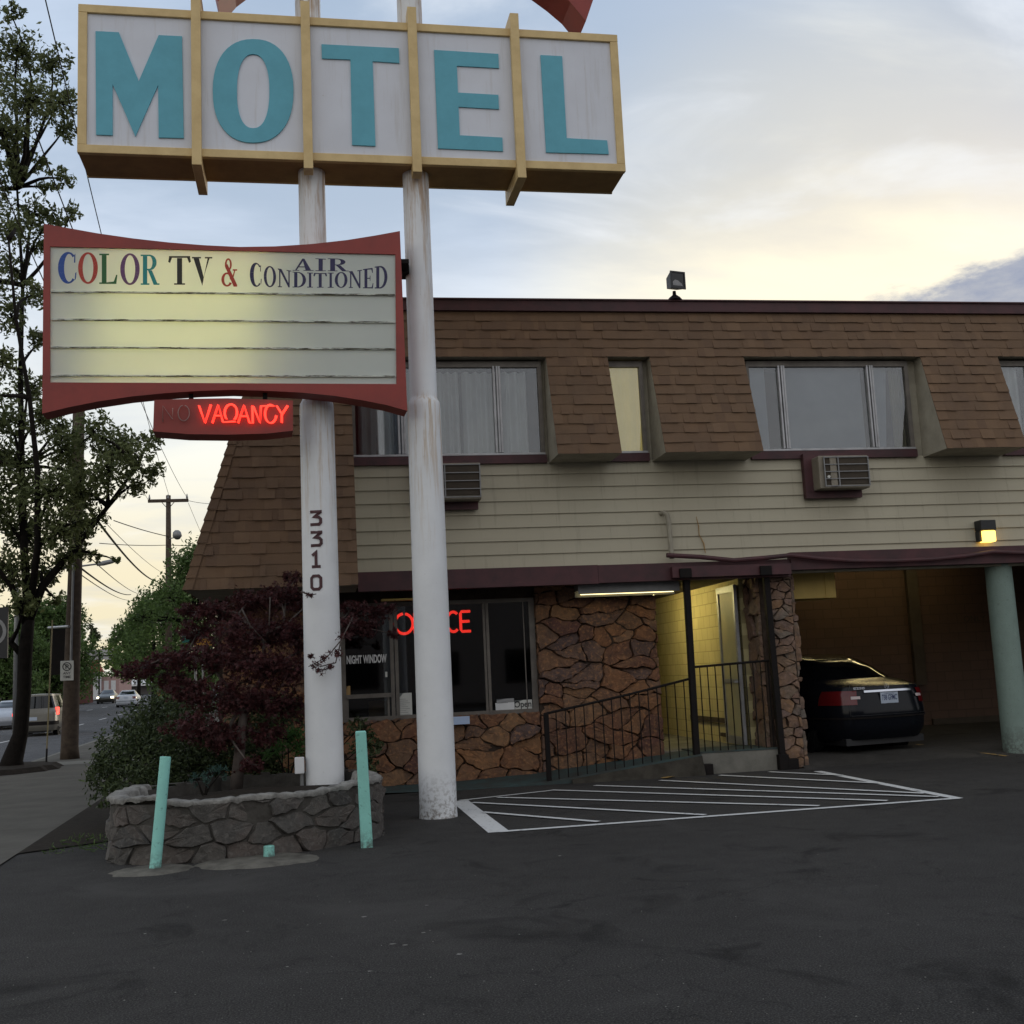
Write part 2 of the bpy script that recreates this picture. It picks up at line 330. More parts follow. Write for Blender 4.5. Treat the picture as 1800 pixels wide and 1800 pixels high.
def mat_leaf(name, c, c2, trans=.35):
    m = Mt(name); r = m.island(); cc = m.ramp(r, [(0, c), (.6, tuple((a+b)/2 for a, b in zip(c, c2))), (1, c2)])
    m.col(cc); m.rough(.6); m.b.inputs['Specular IOR Level'].default_value = .3
    t = m.n('ShaderNodeBsdfTranslucent'); m.put(t.inputs[0], cc); mx = m.n('ShaderNodeMixShader'); mx.inputs[0].default_value = trans
    m.t.links.new(m.b.outputs[0], mx.inputs[1]); m.t.links.new(t.outputs[0], mx.inputs[2]); m.t.links.new(mx.outputs[0], m.o.inputs[0]); return m.m
MAT['leaf'] = mat_leaf('street_tree_leaf', (.070, .088, .030), (.165, .190, .075))
MAT['leaf_mid'] = mat_leaf('green_leaf', (.050, .088, .022), (.12, .19, .055))
MAT['leaf_light'] = mat_leaf('bright_green_leaf', (.10, .17, .035), (.19, .28, .07))
MAT['leaf_dark'] = mat_leaf('dark_shrub_leaf', (.028, .044, .016), (.082, .108, .040), .2)
MAT['maple'] = mat_leaf('maroon_maple_leaf', (.036, .011, .012), (.092, .026, .026), .35)
MAT['fern'] = mat_leaf('fern_leaf', (.05, .12, .03), (.10, .20, .05))
MAT['bluegreen'] = mat_leaf('blue_green_leaf', (.03, .07, .06), (.06, .12, .09), .2)
MAT['carblack'] = dirty('black_car_paint', (.006, .007, .010), (.004, .004, .006), .16, 5, .3)
MAT['carblack'].node_tree.nodes['Principled BSDF'].inputs['Specular IOR Level'].default_value = .22
MAT['carglass'] = dirty('dark_car_glass', (.004, .005, .006), (.004, .005, .005), .06)
MAT['tyre'] = dirty('tyre_rubber', (.012, .012, .012), (.02, .02, .02), .9)
MAT['rim'] = dirty('wheel_rim', (.16, .16, .17), (.1, .1, .1), .35, 5, .4, metal=.7)
MAT['chrome'] = dirty('chrome', (.62, .64, .70), (.55, .57, .6), .18, 5, .2, metal=.9)
MAT['redlens'] = dirty('red_lamp_lens', (.12, .006, .008), (.07, .004, .005), .15)
MAT['clearlens'] = dirty('clear_lamp_lens', (.55, .45, .45), (.4, .35, .35), .2)
MAT['plate'] = dirty('licence_plate', (.42, .47, .56), (.36, .42, .48), .5)
MAT['plateink'] = dirty('plate_ink', (.03, .04, .12), None, .5)
MAT['redbrake'] = emis('lit_brake_lamp', (1, .05, .03), 2.5)
MAT['headlamp'] = emis('lit_headlamp', (1, .88, .60), 9)
MAT['cartan'] = dirty('gold_grey_car_paint', (.17, .16, .135), None, .3)
MAT['carsilver'] = dirty('silver_car_paint', (.36, .38, .42), None, .25)
MAT['carwhite'] = dirty('white_car_paint', (.55, .58, .64), None, .25)
MAT['cardark'] = dirty('dark_car_paint', (.04, .04, .035), None, .25)
MAT['carorange'] = dirty('orange_red_car_paint', (.42, .09, .04), None, .3)

# ------------------------------------------------------------------ mesh helpers
ORG = {}
def setp(o, label=None, cat=None, group=None, kind=None):
    for k, v in (('label', label), ('category', cat), ('group', group), ('kind', kind)):
        if v: o[k] = v
    return o
class MB:
    def __init__(s, T=None): s.v = []; s.f = []; s.T = T
    def add(s, vs, fs):
        b = len(s.v)
        s.v += [tuple(s.T(*p)) if s.T else tuple(p) for p in vs]
        s.f += [tuple(b+i for i in f) for f in fs]; return s
    def box(s, x0, x1, y0, y1, z0, z1):
        vs = [(x, y, z) for z in (z0, z1) for y in (y0, y1) for x in (x0, x1)]
        return s.add(vs, [(0, 2, 3, 1), (4, 5, 7, 6), (0, 1, 5, 4), (2, 6, 7, 3), (0, 4, 6, 2), (1, 3, 7, 5)])
    def prism(s, pts, d0, d1, axis='y'):
        """2D polygon (a,b) pushed between depths d0 and d1 along axis"""
        n = len(pts)
        if axis == 'y': P = lambda a, b, d: (a, d, b)
        elif axis == 'z': P = lambda a, b, d: (a, b, d)
        else: P = lambda a, b, d: (d, a, b)
        vs = [P(a, b, d0) for a, b in pts] + [P(a, b, d1) for a, b in pts]
        fs = [tuple(range(n)), tuple(range(2*n-1, n-1, -1))] + [(i, i+n, (i+1) % n+n, (i+1) % n) for i in range(n)]
        return s.add(vs, fs)
    def tube(s, pts, r, n=8, cap=True):
        pts = [Vector(p) for p in pts]; rs = r if isinstance(r, (list, tuple)) else [r]*len(pts)
        vs = []; prev = None
        for i, p in enumerate(pts):
            d = (pts[min(i+1, len(pts)-1)] - pts[max(i-1, 0)]).normalized()
            if prev is None:
                a = Vector((0, 0, 1)) if abs(d.z) < .9 else Vector((1, 0, 0))
                u = d.cross(a).normalized()
            else:
                u = (prev - d*prev.dot(d)).normalized()
            prev = u; v = d.cross(u)
            vs += [tuple(p + (u*cos(2*pi*k/n) + v*sin(2*pi*k/n))*rs[i]) for k in range(n)]
        fs = [(i*n+k, i*n+(k+1) % n, (i+1)*n+(k+1) % n, (i+1)*n+k) for i in range(len(pts)-1) for k in range(n)]
        if cap: fs += [tuple(range(n-1, -1, -1)), tuple((len(pts)-1)*n+k for k in range(n))]
        return s.add(vs, fs)
    def lathe(s, cx, cy, prof, n=40):
        vs = [(cx+r*cos(2*pi*k/n), cy+r*sin(2*pi*k/n), z) for r, z in prof for k in range(n)]
        m = len(prof)
        fs = [(i*n+k, i*n+(k+1) % n, (i+1)*n+(k+1) % n, (i+1)*n+k) for i in range(m-1) for k in range(n)]
        fs += [tuple(range(n-1, -1, -1)), tuple((m-1)*n+k for k in range(n))]
        return s.add(vs, fs)
    def build(s, name, mat, parent=None, smooth=False, org=None, bevel=0):
        me = bpy.data.meshes.new(name)
        o3 = Vector(ORG.get(parent.name, (0, 0, 0))) if parent else Vector(org or (0, 0, 0))
        va = np.array(s.v, dtype=float) - np.array(o3)
        me.from_pydata(va.tolist(), [], s.f); me.update()
        o = bpy.data.objects.new(name, me); col.objects.link(o); me.materials.append(MAT[mat] if isinstance(mat, str) else mat)
        if parent: o.parent = parent
        else: o.location = o3
        ORG[o.name] = tuple(o3)
        if smooth:
            me.polygons.foreach_set('use_smooth', [True]*len(me.polygons))
            if smooth != 'all':
                import bmesh
                bm = bmesh.new(); bm.from_mesh(me)
                for e in bm.edges:
                    if len(e.link_faces) == 2 and e.calc_face_angle(0) > radians(35): e.smooth = False
                bm.to_mesh(me); bm.free()
        if bevel:
            b = o.modifiers.new('bevel', 'BEVEL'); b.width = bevel; b.segments = 2; b.limit_method = 'ANGLE'
        return o
def thing(name, loc, label, cat, group=None):
    o = bpy.data.objects.new(name, None); col.objects.link(o); o.location = loc; o.empty_display_size = .2
    ORG[o.name] = tuple(loc); return setp(o, label, cat, group)
def struct(o): o['kind'] = 'structure'; return o

# text on a plane, from Blender's built-in font
def text_mesh(body, size=1.0, off=0.0, ext=0.0):
    c = bpy.data.curves.new('txt', 'FONT'); c.body = body; c.size = size; c.offset = off; c.extrude = ext
    o = bpy.data.objects.new('txt', c); col.objects.link(o)
    dg = bpy.context.evaluated_depsgraph_get(); me = o.evaluated_get(dg).to_mesh()
    vs = [tuple(v.co) for v in me.vertices]; fs = [tuple(p.vertices) for p in me.polygons]
    o.evaluated_get(dg).to_mesh_clear(); bpy.data.objects.remove(o); bpy.data.curves.remove(c)
    return vs, fs
def text_fit(mb, body, u0, u1, v0, v1, d, off=0.0, ext=.15):
    """text squeezed into the rectangle u0..u1 x v0..v1 of the frame mb.T(u, depth, v), depth d"""
    vs, fs = text_mesh(body, 1.0, off)
    xs = [v[0] for v in vs]; ys = [v[1] for v in vs]
    a, b, c, e = min(xs), max(xs), min(ys), max(ys)
    mb.add([(u0+(x-a)/(b-a)*(u1-u0), d, v0+(y-c)/(e-c)*(v1-v0)) for x, y, z in vs], fs)

# ------------------------------------------------------------------ voronoi stonework
def clip(poly, a, b, c):
    out = []
    for i in range(len(poly)):
        p, q = poly[i], poly[(i+1) % len(poly)]
        dp = a*p[0]+b*p[1]-c; dq = a*q[0]+b*q[1]-c
        if dp <= 0: out.append(p)
        if dp*dq < 0:
            t = dp/(dp-dq); out.append((p[0]+(q[0]-p[0])*t, p[1]+(q[1]-p[1])*t))
    return out
def stones(mb, u0, u1, v0, v1, T, cw=.34, chh=.22, depth=.06, gap=.012, seed=1, ragged=0.0, holes=(), warp=.6, drop=.16, jit=.42):
    """irregular stone faces over u0..u1 x v0..v1; T(u, v, d) maps to space, d = outward"""
    R = random.Random(seed); nx = max(1, round((u1-u0)/cw)); ny = max(1, round((v1-v0)/chh)); S = []
    for j in range(-1, ny+1):
        for i in range(-1, nx+1):
            S.append((u0+(i+.5+(j % 2)*.5+R.uniform(-jit, jit))*(u1-u0)/nx, v0+(j+.5+R.uniform(-jit, jit))*(v1-v0)/ny))
    S = [s for s in S if R.random() > drop]
    k = cw/chh*1.05
    for (x, y) in S:
        poly = [(u0, v0), (u1, v0), (u1, v1), (u0, v1)]
        for (x2, y2) in S:
            if (x2, y2) == (x, y) or abs(x2-x) > 4*cw or abs(y2-y) > 4*chh: continue
            dx, dy = x2-x, (y2-y)*k*k
            c = (x2*x2-x*x)/2 + k*k*(y2*y2-y*y)/2
            L_ = sqrt(dx*dx+dy*dy); poly = clip(poly, dx/L_, dy/L_, c/L_-gap)
            if len(poly) < 3: break
        if len(poly) < 3: continue
        mx = sum(p[0] for p in poly)/len(poly); my = sum(p[1] for p in poly)/len(poly)
        if any(a-.02 < mx < b+.02 and c-.02 < my < d+.02 for a, b, c, d in holes): continue
        pts = []
        for i in range(len(poly)):
            p, q = poly[i], poly[(i+1) % len(poly)]; l = math.dist(p, q); n = max(1, int(l/.05))
            for t in range(n):
                a = t/n; jx = R.uniform(-1, 1)*min(.012, l*.12); jy = R.uniform(-1, 1)*min(.012, l*.12)
                if t == 0:   # round the corners
                    jx += (mx-p[0])*.03; jy += (my-p[1])*.03
                pts.append((p[0]+(q[0]-p[0])*a+jx, p[1]+(q[1]-p[1])*a+jy))
        wp = lambda p: (p[0]+.045*warp*sin(p[1]*11+seed)+.03*warp*sin(p[1]*23+p[0]*9), p[1]+.035*warp*sin(p[0]*8.5+seed*2)+.022*warp*sin(p[0]*19+p[1]*7))
        def wc(p):
            q_ = wp(p); e = min(p[0]-u0, u1-p[0], p[1]-v0, v1-p[1]); k_ = max(0, min(1, e/.08)); return (p[0]+(q_[0]-p[0])*k_, p[1]+(q_[1]-p[1])*k_)
        pts = [wc(p) for p in pts]; mx, my = wc((mx, my))
        n = len(pts); D = depth*R.uniform(.75, 1.45); tx, ty = R.uniform(-.14, .14), R.uniform(-.16, .12)
        rag = ragged*R.random()
        def q3(p, f, d, rr=0):
            a = mx+(p[0]-mx)*f; b = my+(p[1]-my)*f
            return T(a, b, d+tx*(a-mx)+ty*(b-my)+rr)
        vs = [q3(p, 1, -.02) for p in pts] + [q3(p, .995, D*.80) for p in pts] + [q3(p, .93, D+rag, R.uniform(-.006, .008)) for p in pts] + [q3((mx, my), 1, D*1.06+rag)]
        fs = []
        for i in range(n):
            j = (i+1) % n
            fs += [(i, j, n+j, n+i), (n+i, n+j, 2*n+j, 2*n+i), (2*n+i, 2*n+j, 3*n)]
        mb.add(vs, fs)

# ================================================================== GROUND AND STREET
SLOPE = -.052                       # the street runs slightly to the left of the motel's side wall
def zroad(Y): return max(0.0, Y-62)*.0062
def kerbX(Y): return -7.15 + SLOPE*(Y-29.6)
def strip(mb, o0, o1, z, ys):
    for a, b in zip(ys[:-1], ys[1:]):
        mb.add([(kerbX(a)+o0, a, zroad(a)+z), (kerbX(a)+o1, a, zroad(a)+z), (kerbX(b)+o1, b, zroad(b)+z), (kerbX(b)+o0, b, zroad(b)+z)], [(0, 1, 2, 3)])
YS = [-60, -20, 0, 20, 40, 62, 80, 100, 130, 170, 220, 300, 420]
g = MB(); R_ = 2500
for a, b in zip([-R_]+YS[1:], YS[1:]+[R_]):
    za, zb = zroad(min(a, 420)), zroad(min(b, 420))
    g.add([(-R_, a, za-.16), (R_, a, za-.16), (R_, b, zb-.16), (-R_, b, zb-.16)], [(0, 1, 2, 3)])
struct(g.build('ground', MAT['soil']))
m = MB(); strip(m, -15.5, 0, -.10, YS); struct(m.build('road', 'road'))
m = MB(); strip(m, 0, .16, .0, YS)
for a, b in zip(YS[:-1], YS[1:]):
    m.add([(kerbX(a), a, zroad(a)-.12), (kerbX(b), b, zroad(b)-.12), (kerbX(b), b, zroad(b)), (kerbX(a), a, zroad(a))], [(0, 1, 2, 3)])
struct(m.build('kerb', 'concrete'))
m = MB()
def walkX(Y): return -2.62 - .042*Y
ys = YS
for a, b in zip(ys[:-1], ys[1:]):
    m.add([(kerbX(a)+.16, a, zroad(a)+.012), (walkX(min(a, 60))-max(0, a-60)*.052, a, zroad(a)+.012), (walkX(min(b, 60))-max(0, b-60)*.052, b, zroad(b)+.012), (kerbX(b)+.16, b, zroad(b)+.012)], [(0, 1, 2, 3)])
struct(m.build('sidewalk', 'walk'))
m = MB(); strip(m, -19, -15.5, .0, YS); struct(m.build('far_sidewalk', 'walk'))
m = MB()
m.add([(kerbX(a)+.2, a, .018) if s == 0 else (walkX(a)-.02, a, .018) for a, s in ((27.3, 0), (27.3, 1), (28.6, 1), (28.6, 0))], [(0, 1, 2, 3)])
struct(m.build('sidewalk_slab', 'concrete'))
m = MB(); m.add([(walkX(-20), -20, 0), (60, -20, 0), (60, 16.3, 0), (walkX(16.3), 16.3, 0)], [(0, 1, 2, 3)])
struct(m.build('parking_lot', 'asphalt'))
m = MB()
m.add([(6.95, 16.3, 0.0), (60, 16.3, 0.0), (60, 17.3, .10), (6.95, 17.3, .10), (60, 22.6, .12), (6.95, 22.6, .12)], [(0, 1, 2, 3), (3, 2, 4, 5)])
struct(m.build('carport_floor', mat_asphalt('carport_asphalt', (.026, .024, .022), (.045, .042, .038))))
m = MB(); m.add([(walkX(12.6), 12.6, .012), (-.1, 14.6, .012), (.7, 16.9, .012), (-1, 40, .05), (walkX(40), 40, .012)], [(0, 1, 2, 3, 4)])
struct(m.build('soil_bed', 'soil'))
# lane dashes
m = MB()
for off in (-4.0, -8.6):
    for k in range(0, 40):
        a = 8+k*9.0; b = a+3.2
        m.add([(kerbX(a)+off-.06, a, zroad(a)-.094), (kerbX(a)+off+.06, a, zroad(a)-.094), (kerbX(b)+off+.06, b, zroad(b)-.094), (kerbX(b)+off-.06, b, zroad(b)-.094)], [(0, 1, 2, 3)])
struct(m.build('lane_marking', 'white_line'))
# hatched no-parking box in white paint
def line(mb, p, q, wd, z):
    p, q = Vector(p), Vector(q); d = (q-p).normalized(); n = Vector((-d.y, d.x))*wd/2
    mb.add([(*(p-n), z), (*(q-n), z), (*(q+n), z), (*(p+n), z)], [(0, 1, 2, 3)])
m = MB(); g2 = lambda x, y: atZ(x, y, 0).xy
A_, B_, C_, D_ = g2(808, 1408), g2(877, 1463), g2(1685, 1404), g2(1437, 1356)
line(m, A_, B_, .22, .004); line(m, B_, C_, .10, .008); line(m, C_, D_, .12, .0045)
line(m, A_, g2(972, 1390), .07, .0085)
for i, (p, q) in enumerate([((848, 1429), (1052, 1446)), ((830, 1412), (1240, 1434)), ((875, 1403), (1440, 1418)), ((970, 1390), (1560, 1409)), ((1045, 1382), (1650, 1402)), ((1160, 1373), (1625, 1396)), ((1265, 1364), (1545, 1378)), ((1352, 1358), (1480, 1364))]):
    line(m, g2(*p), g2(*q), .085, .0125)
struct(m.build('hatched_parking_marking', 'white_line'))
m = MB(); line(m, atZ(1612, 1310, .09).xy, atZ(1770, 1326, .03).xy, .09, 0); 
m.v = [(x, y, .006+max(0, min(.10, (y-16.3)*.1))+.004*max(0, y-17.3)) for x, y, z in m.v]
line(m, g2(1165, 1370), g2(1222, 1358), .10, .02)
struct(m.build('yellow_parking_marking', 'yellow_line'))
# scattered paint chips and grit
m = MB(); R = random.Random(3)
chips = [(808, 1678, .04), (395, 1618, .035), (435, 1638, .025), (640, 1612, .04), (690, 1660, .045), (712, 1662, .03), (745, 1640, .03), (984, 1505, .03), (750, 1592, .03), (650, 1708, .03), (255, 1642, .02), (505, 1700, .02)]
for x, y, s in [(a, b, c*.7) for a, b, c in chips] + [(R.uniform(0, 1800), 1480+320*R.random()**.8, R.uniform(.004, .009)) for _ in range(110)]:
    p = atZ(x, y, 0); a = R.uniform(0, pi); n = 5
    m.add([(p.x+s*R.uniform(.5, 1)*cos(a+2*pi*k/n), p.y+s*R.uniform(.4, .9)*sin(a+2*pi*k/n), .003) for k in range(n)] + [(p.x, p.y, .006)], [(k, (k+1) % n, n) for k in range(n)])
o = m.build('litter', 'coping'); setp(o, 'pale grit and paint chips scattered over the dark asphalt', 'litter', kind='stuff')

# ================================================================== MOTEL BUILDING
B = thing('motel_building', (3, 16.5, 0), 'two-storey motel with brown shingled mansard roof, beige siding and stone office front', 'motel')
XR = 24.0
# --- upper floor siding, real lapped boards
m = MB(); zb = 3.11; eh = .197
z = zb
while z < 4.66:
    z1 = min(z+eh, 4.68)
    x = .30
    while x < XR:
        x1 = min(x+rnd.uniform(2.4, 4.8), XR)
        m.add([(x, 16.325, z), (x1-.003, 16.325, z), (x1-.003, 16.35, z1), (x, 16.35, z1), (x, 16.355, z), (x1-.003, 16.355, z)], [(0, 1, 2, 3), (0, 4, 5, 1)])
        x = x1
    z = z1
m.build('siding_wall', 'siding', B)
UPW = [(.44, 3.27), (4.22, 4.845), (6.50, 9.19), (10.72, 13.4), (15.2, 17.9), (19.6, 22.3)]
m = MB(); xs = [-1.0] + [v for a in UPW for v in a] + [XR]
for i in range(0, len(xs), 2): m.box(xs[i], xs[i+1], 16.36, 16.5, 4.66, 6.3)
m.box(-1.0, XR, 16.361, 16.5, 6.301, 6.79)
m.box(-.75, XR, 16.37, 16.5, 2.9, 4.66)
m.build('upper_wall', 'beige', B)
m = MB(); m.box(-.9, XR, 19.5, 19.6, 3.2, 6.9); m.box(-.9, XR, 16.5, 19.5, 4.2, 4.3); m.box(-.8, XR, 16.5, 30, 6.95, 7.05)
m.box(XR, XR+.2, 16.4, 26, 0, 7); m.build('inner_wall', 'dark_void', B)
for a, b in UPW:
    m = MB(); m.box(a-.02, b+.02, 16.28, 16.36, 4.655, 4.775); m.build('window_sill', 'maroon', B)
# --- mansard roof
YT, KS, KX = 16.39, .32, .26
def mY(z): return YT - KS*(7.0-z)
def mX(z): return -.70 - KX*(7.0-z)
def tabs(mb, xa, xb, z0, z1, T, seed, course=.156):
    R = random.Random(seed); n = round((z1-z0)/course); h = (z1-z0)/n
    for i in range(n):
        za, zb_ = z0+i*h, z0+(i+1)*h+.004
        x = (xa(za)+xa(zb_))/2 if callable(xa) else xa
        xe = xb
        while x < xe-1e-4:
            w_ = R.choice((.08, .10, .13, .16, .20)); x1 = min(x+w_*R.uniform(.85, 1.15), xe)
            if xe-x1 < .05: x1 = xe
            th = R.choice((.009, .011, .022, .027)); dz = R.uniform(-.004, .004); ta = 0.002
            lo = za+dz
            vs = [T(x, lo, th), T(x1, lo, th), T(x1, zb_, ta), T(x, zb_, ta), T(x, lo, -.004), T(x1, lo, -.004), T(x1, zb_, -.004), T(x, zb_, -.004)]
            mb.add(vs, [(0, 1, 2, 3), (0, 4, 5, 1), (1, 5, 6, 2), (0, 3, 7, 4)])
            x = x1
nrm = Vector((0, -1, -KS)).normalized()
def TF(x, z, d): return (x, mY(z)-d, z-d*KS)
m = MB(); ZW = 6.235
tabs(m, lambda z: mX(z), XR, ZW, 7.0, TF, 1)                     # band above the windows
PIECES = [(3.32, 4.262), (4.915, 6.41), (9.33, 10.66), (13.5, 15.1), (18.0, 19.5), (22.4, 24.0)]
for i, (a, b) in enumerate(PIECES): tabs(m, a, b, 4.66, ZW, TF, 20+i)
tabs(m, lambda z: mX(z), .43, 2.84, ZW, TF, 40)                  # full-height corner piece
nL = lambda y, z, d: (mX(z)-d, y, z-d*KX)
def tabsL(mb, y1, z0, z1, seed):
    tabs(mb, lambda z: mY(z), y1, z0, z1, lambda y, z, d: nL(y, z, d), seed)
tabsL(m, 29, 2.84, 7.0, 50)
# hip cap
for k in range(27):
    z0 = 2.84+k*.156; z1 = z0+.175
    if z1 > 7.02: break
    pa = Vector((mX(z0), mY(z0), z0)); pb = Vector((mX(z1), mY(z1), z1))
    m.add([pa+Vector((.10, -.028, 0)), pa+Vector((-.028, -.028, 0)), pa+Vector((-.028, .10, 0)), pb+Vector((.10, -.012, 0)), pb+Vector((-.012, -.012, 0)), pb+Vector((-.012, .10, 0))], [(0, 1, 4, 3), (1, 2, 5, 4), (0, 2, 1)])
RF = m.build('mansard_roof', 'shingle', B)
m = MB(); ty = mY(7.0)
m.box(mX(7)-.05, XR, ty-.06, ty+.10, 7.005, 7.165); m.box(mX(7)-.05, mX(7)+.1, ty+.102, 29, 7.005, 7.165)
m.box(mX(7)-.09, XR, ty-.09, ty+.06, 7.168, 7.19)
m.build('roof_trim', 'maroon', RF)
# cheeks, soffits and boxing of the roof (painted beige)
m = MB()
def solid(mb, x0, x1, zlo, ztop, yb=16.362, e=.006):
    """box between wall and shingle slope, x0..x1, zlo..ztop"""
    pr = [(mY(zlo)+e, zlo), (yb, zlo), (yb, ztop), (mY(ztop)+e, ztop)]
    vs = [(x, y, z) for x in (x0, x1) for y, z in pr]
    mb.add(vs, [(0, 1, 2, 3), (7, 6, 5, 4), (0, 4, 5, 1), (2, 6, 7, 3), (0, 3, 7, 4)])
for a, b in PIECES: solid(m, a+.004, b-.004, 4.655, ZW-.002)
solid(m, -.6, XR, ZW, 6.8)
vs = [(mX(2.835)+.006, mY(2.835)+.006, 2.835), (.425, mY(2.835)+.006, 2.835), (.425, mY(ZW)+.006, ZW), (mX(ZW)+.006, mY(ZW)+.006, ZW), (mX(2.835)+.006, 16.36, 2.835), (.425, 16.36, 2.835), (.425, 16.36, ZW), (mX(ZW)+.006, 16.36, ZW)]
m.add(vs, [(0, 3, 2, 1), (1, 2, 6, 5), (0, 1, 5, 4)])
m.add([(mX(2.84)+.006, 16.36, 2.835), (mX(2.84)+.006, 29, 2.835), (-1.0, 29, 2.835), (-1.0, 16.36, 2.835)], [(0, 1, 2, 3)])
m.build('roof_cheek', 'beige', RF)
# --- upper windows
def curtain_strip(mb, x0, x1, y, z0, z1, amp=.03, wl=.11, seed=0, spread=0):
    R = random.Random(seed); n = max(6, int((x1-x0)/.018)); top = []; ph = R.uniform(0, 6)
    for i in range(n+1):
        t = i/n; x = x0+(x1-x0)*t; ph += .018/wl*2*pi*R.uniform(.6, 1.5)
        top.append((x, y+amp*sin(ph)))
    vs = [(x, yy, z1) for x, yy in top] + [((x-x1)*(1+spread)+x1, yy*1.0, z0) for x, yy in top]
    mb.add(vs, [(i, i+1, n+2+i, n+1+i) for i in range(n)])
def upper_window(a, b, mull, kind):
    fr = MB(); y0, y1 = 16.30, 16.37; z0, z1 = 4.78, 6.175
    fr.box(a, b, y0-.02, y1, z0, z0+.03)
    for mx in mull:
        for dx in (-.05, .0, .035): fr.box(mx+dx, mx+dx+.028, y0-.012, y1, z0+.04, z1-.045)
    W = fr.build('window', 'alum', B); fr = MB(); fr.box(a, b, y0, y1, z1-.06, z1+.03)
    fr.box(a, a+.045, y0, y1, z0+.03, z1-.06); fr.box(b-.06, b, y0, y1, z0+.03, z1-.06); fr.build('frame', 'bronze_and_shade', W)  # head and jambs coloured darker to stand for the recess shadow
    g_ = MB(); g_.box(a+.045, b-.045, 16.335, 16.341, z0+.04, z1-.045); g_.build('pane', 'glass', W)
    c = MB()
    if kind == 'lit': curtain_strip(c, a, b, 16.44, z0, z1, .02, .16, 5); c.build('curtain', 'lit_curtain', W)
    elif kind == 'pleat':
        curtain_strip(c, a+.1, mull[0]-.1, 16.46, z0, z1, .05, .13, 1, .03)
        for q0, q1, sd in ((mull[0]+.05, mull[-1]-.55, 2), (mull[-1]-.5, mull[-1]+.02, 3), (mull[-1]+.08, b-.22, 4)): curtain_strip(c, q0, q1, 16.46, z0, z1-.1, .05, .15, sd)
        c.build('curtain', 'curtain', W)
    else:
        c.box(a, mull[0]-.22, 16.43, 16.435, z0, z1); c.box(mull[0]+.07, mull[-1]-.1, 16.42, 16.425, z0, z1)
        c.build('blind', 'screen', W)
        c = MB(); c.add([(mull[-1]+.06, 16.43, z1), (b-.30, 16.43, z1), (b-.42, 16.43, z0), (mull[-1]+.06, 16.43, z0)], [(0, 1, 2, 3)]); c.build('blind', 'screen', W)
        c = MB(); curtain_strip(c, b-.26, b-.05, 16.46, z0, z1, .03, .1, 8); c.build('curtain', 'tancurtain', W)
upper_window(.44, 3.27, [1.15, 2.58], 'pleat')
upper_window(4.22, 4.845, [], 'lit')
upper_window(6.50, 9.19, [7.06, 8.53], 'blind')
upper_window(10.72, 13.4, [11.3, 12.8], 'pleat')
upper_window(15.2, 17.9, [15.8, 17.3], 'blind'); upper_window(19.6, 22.3, [20.2, 21.7], 'pleat')
# --- fascia beams and soffit
m = MB(); m.box(.46, 3.95, 16.22, 16.40, 2.83, 3.105); m.box(3.955, 6.93, 16.225, 16.40, 2.84, 3.10)
m.box(5.05, 6.90, 16.12, 16.218, 2.87, 3.03)
m.box(6.935, XR, 16.20, 16.45, 2.935, 3.20)
m.build('fascia_beam', 'maroon', B)
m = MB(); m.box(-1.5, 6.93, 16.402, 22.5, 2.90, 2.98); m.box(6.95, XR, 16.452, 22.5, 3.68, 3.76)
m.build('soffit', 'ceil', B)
# --- drain pipe along the beam and vent pipe up the siding
m = MB(); pts = [atY(x, y, 16.12) for x, y in ((1172, 976), (1230, 979), (1290, 985), (1340, 981), (1390, 976), (1440, 982), (1500, 986), (1570, 986), (1640, 983), (1700, 977), (1745, 970), (1800, 972), (1900, 968))]
m.tube(pts, .035, 10); m.build('drain_pipe', 'maroon', B, smooth=True)
m = MB(); m.tube([(5.0, 16.34, 3.86), (5.02, 16.26, 3.86), (5.06, 16.23, 3.83), (5.07, 16.22, 3.7), (5.08, 16.20, 3.16)], .038, 12)
m.build('vent_pipe', 'beige', B, smooth=True)
m = MB(); cr_ = [(1224, 908), (1228, 925), (1229, 940), (1237, 955), (1240, 972)]
m.tube([atY(x, y, 16.315) for x, y in cr_], [.004, .008, .006, .010, .006], 6); m.build('dark_sealant_seam', 'goldside', B)
# --- stone office wall (plane Y = 17.15), window, door recess
YO = 17.15
TO = lambda u, v, d: (u, YO-d, v)
m = MB(); m.box(-1.5, 5.02, YO-.042, YO+.12, -.1, .984); m.box(3.142, 5.02, YO-.05, YO+.12, .985, 2.9); m.box(-1.5, .098, YO-.035, YO+.12, .985, 2.9); m.box(.10, 3.14, YO, YO+.12, 2.72, 2.9)
m.box(4.90, 5.02, YO+.12, 21.0, -.1, 2.9)
m.build('mortar_backing', 'mortar', B)
m = MB(); stones(m, -1.5, 3.14, .02, 1.0, TO, .33, .20, .07, .003, 5, .03, drop=.36, jit=.5); stones(m, 3.14, 5.03, .10, 2.88, TO, .34, .19, .085, .003, 9, .03, drop=.36, jit=.5)
stones(m, -1.5, .10, 1.0, 2.85, TO, .32, .20, .055, .005, 6, drop=.25)
m.build('stone_wall', 'flag', B)
m = MB()
m.box(.10, 3.14, YO-.03, YO+.03, .985, 1.05); m.box(.10, 3.14, YO-.02, YO+.03, 2.66, 2.72)
for x0, x1 in ((.10, .27), (.93, .985), (1.00, 1.05), (2.34, 2.375), (2.385, 2.43), (3.05, 3.14)): m.box(x0, x1, YO-.02, YO+.03, 1.05, 2.66)
m.box(.27, .93, YO-.05, YO+.02, 1.325, 1.385); m.box(.27, .30, YO-.01, YO+.03, 1.05, 1.325); m.box(.87, .90, YO-.01, YO+.03, 1.05, 1.325); m.box(2.96, 2.975, YO-.01, YO+.03, 1.05, 2.66)
OW = m.build('office_window', 'bronze_and_shade', B)
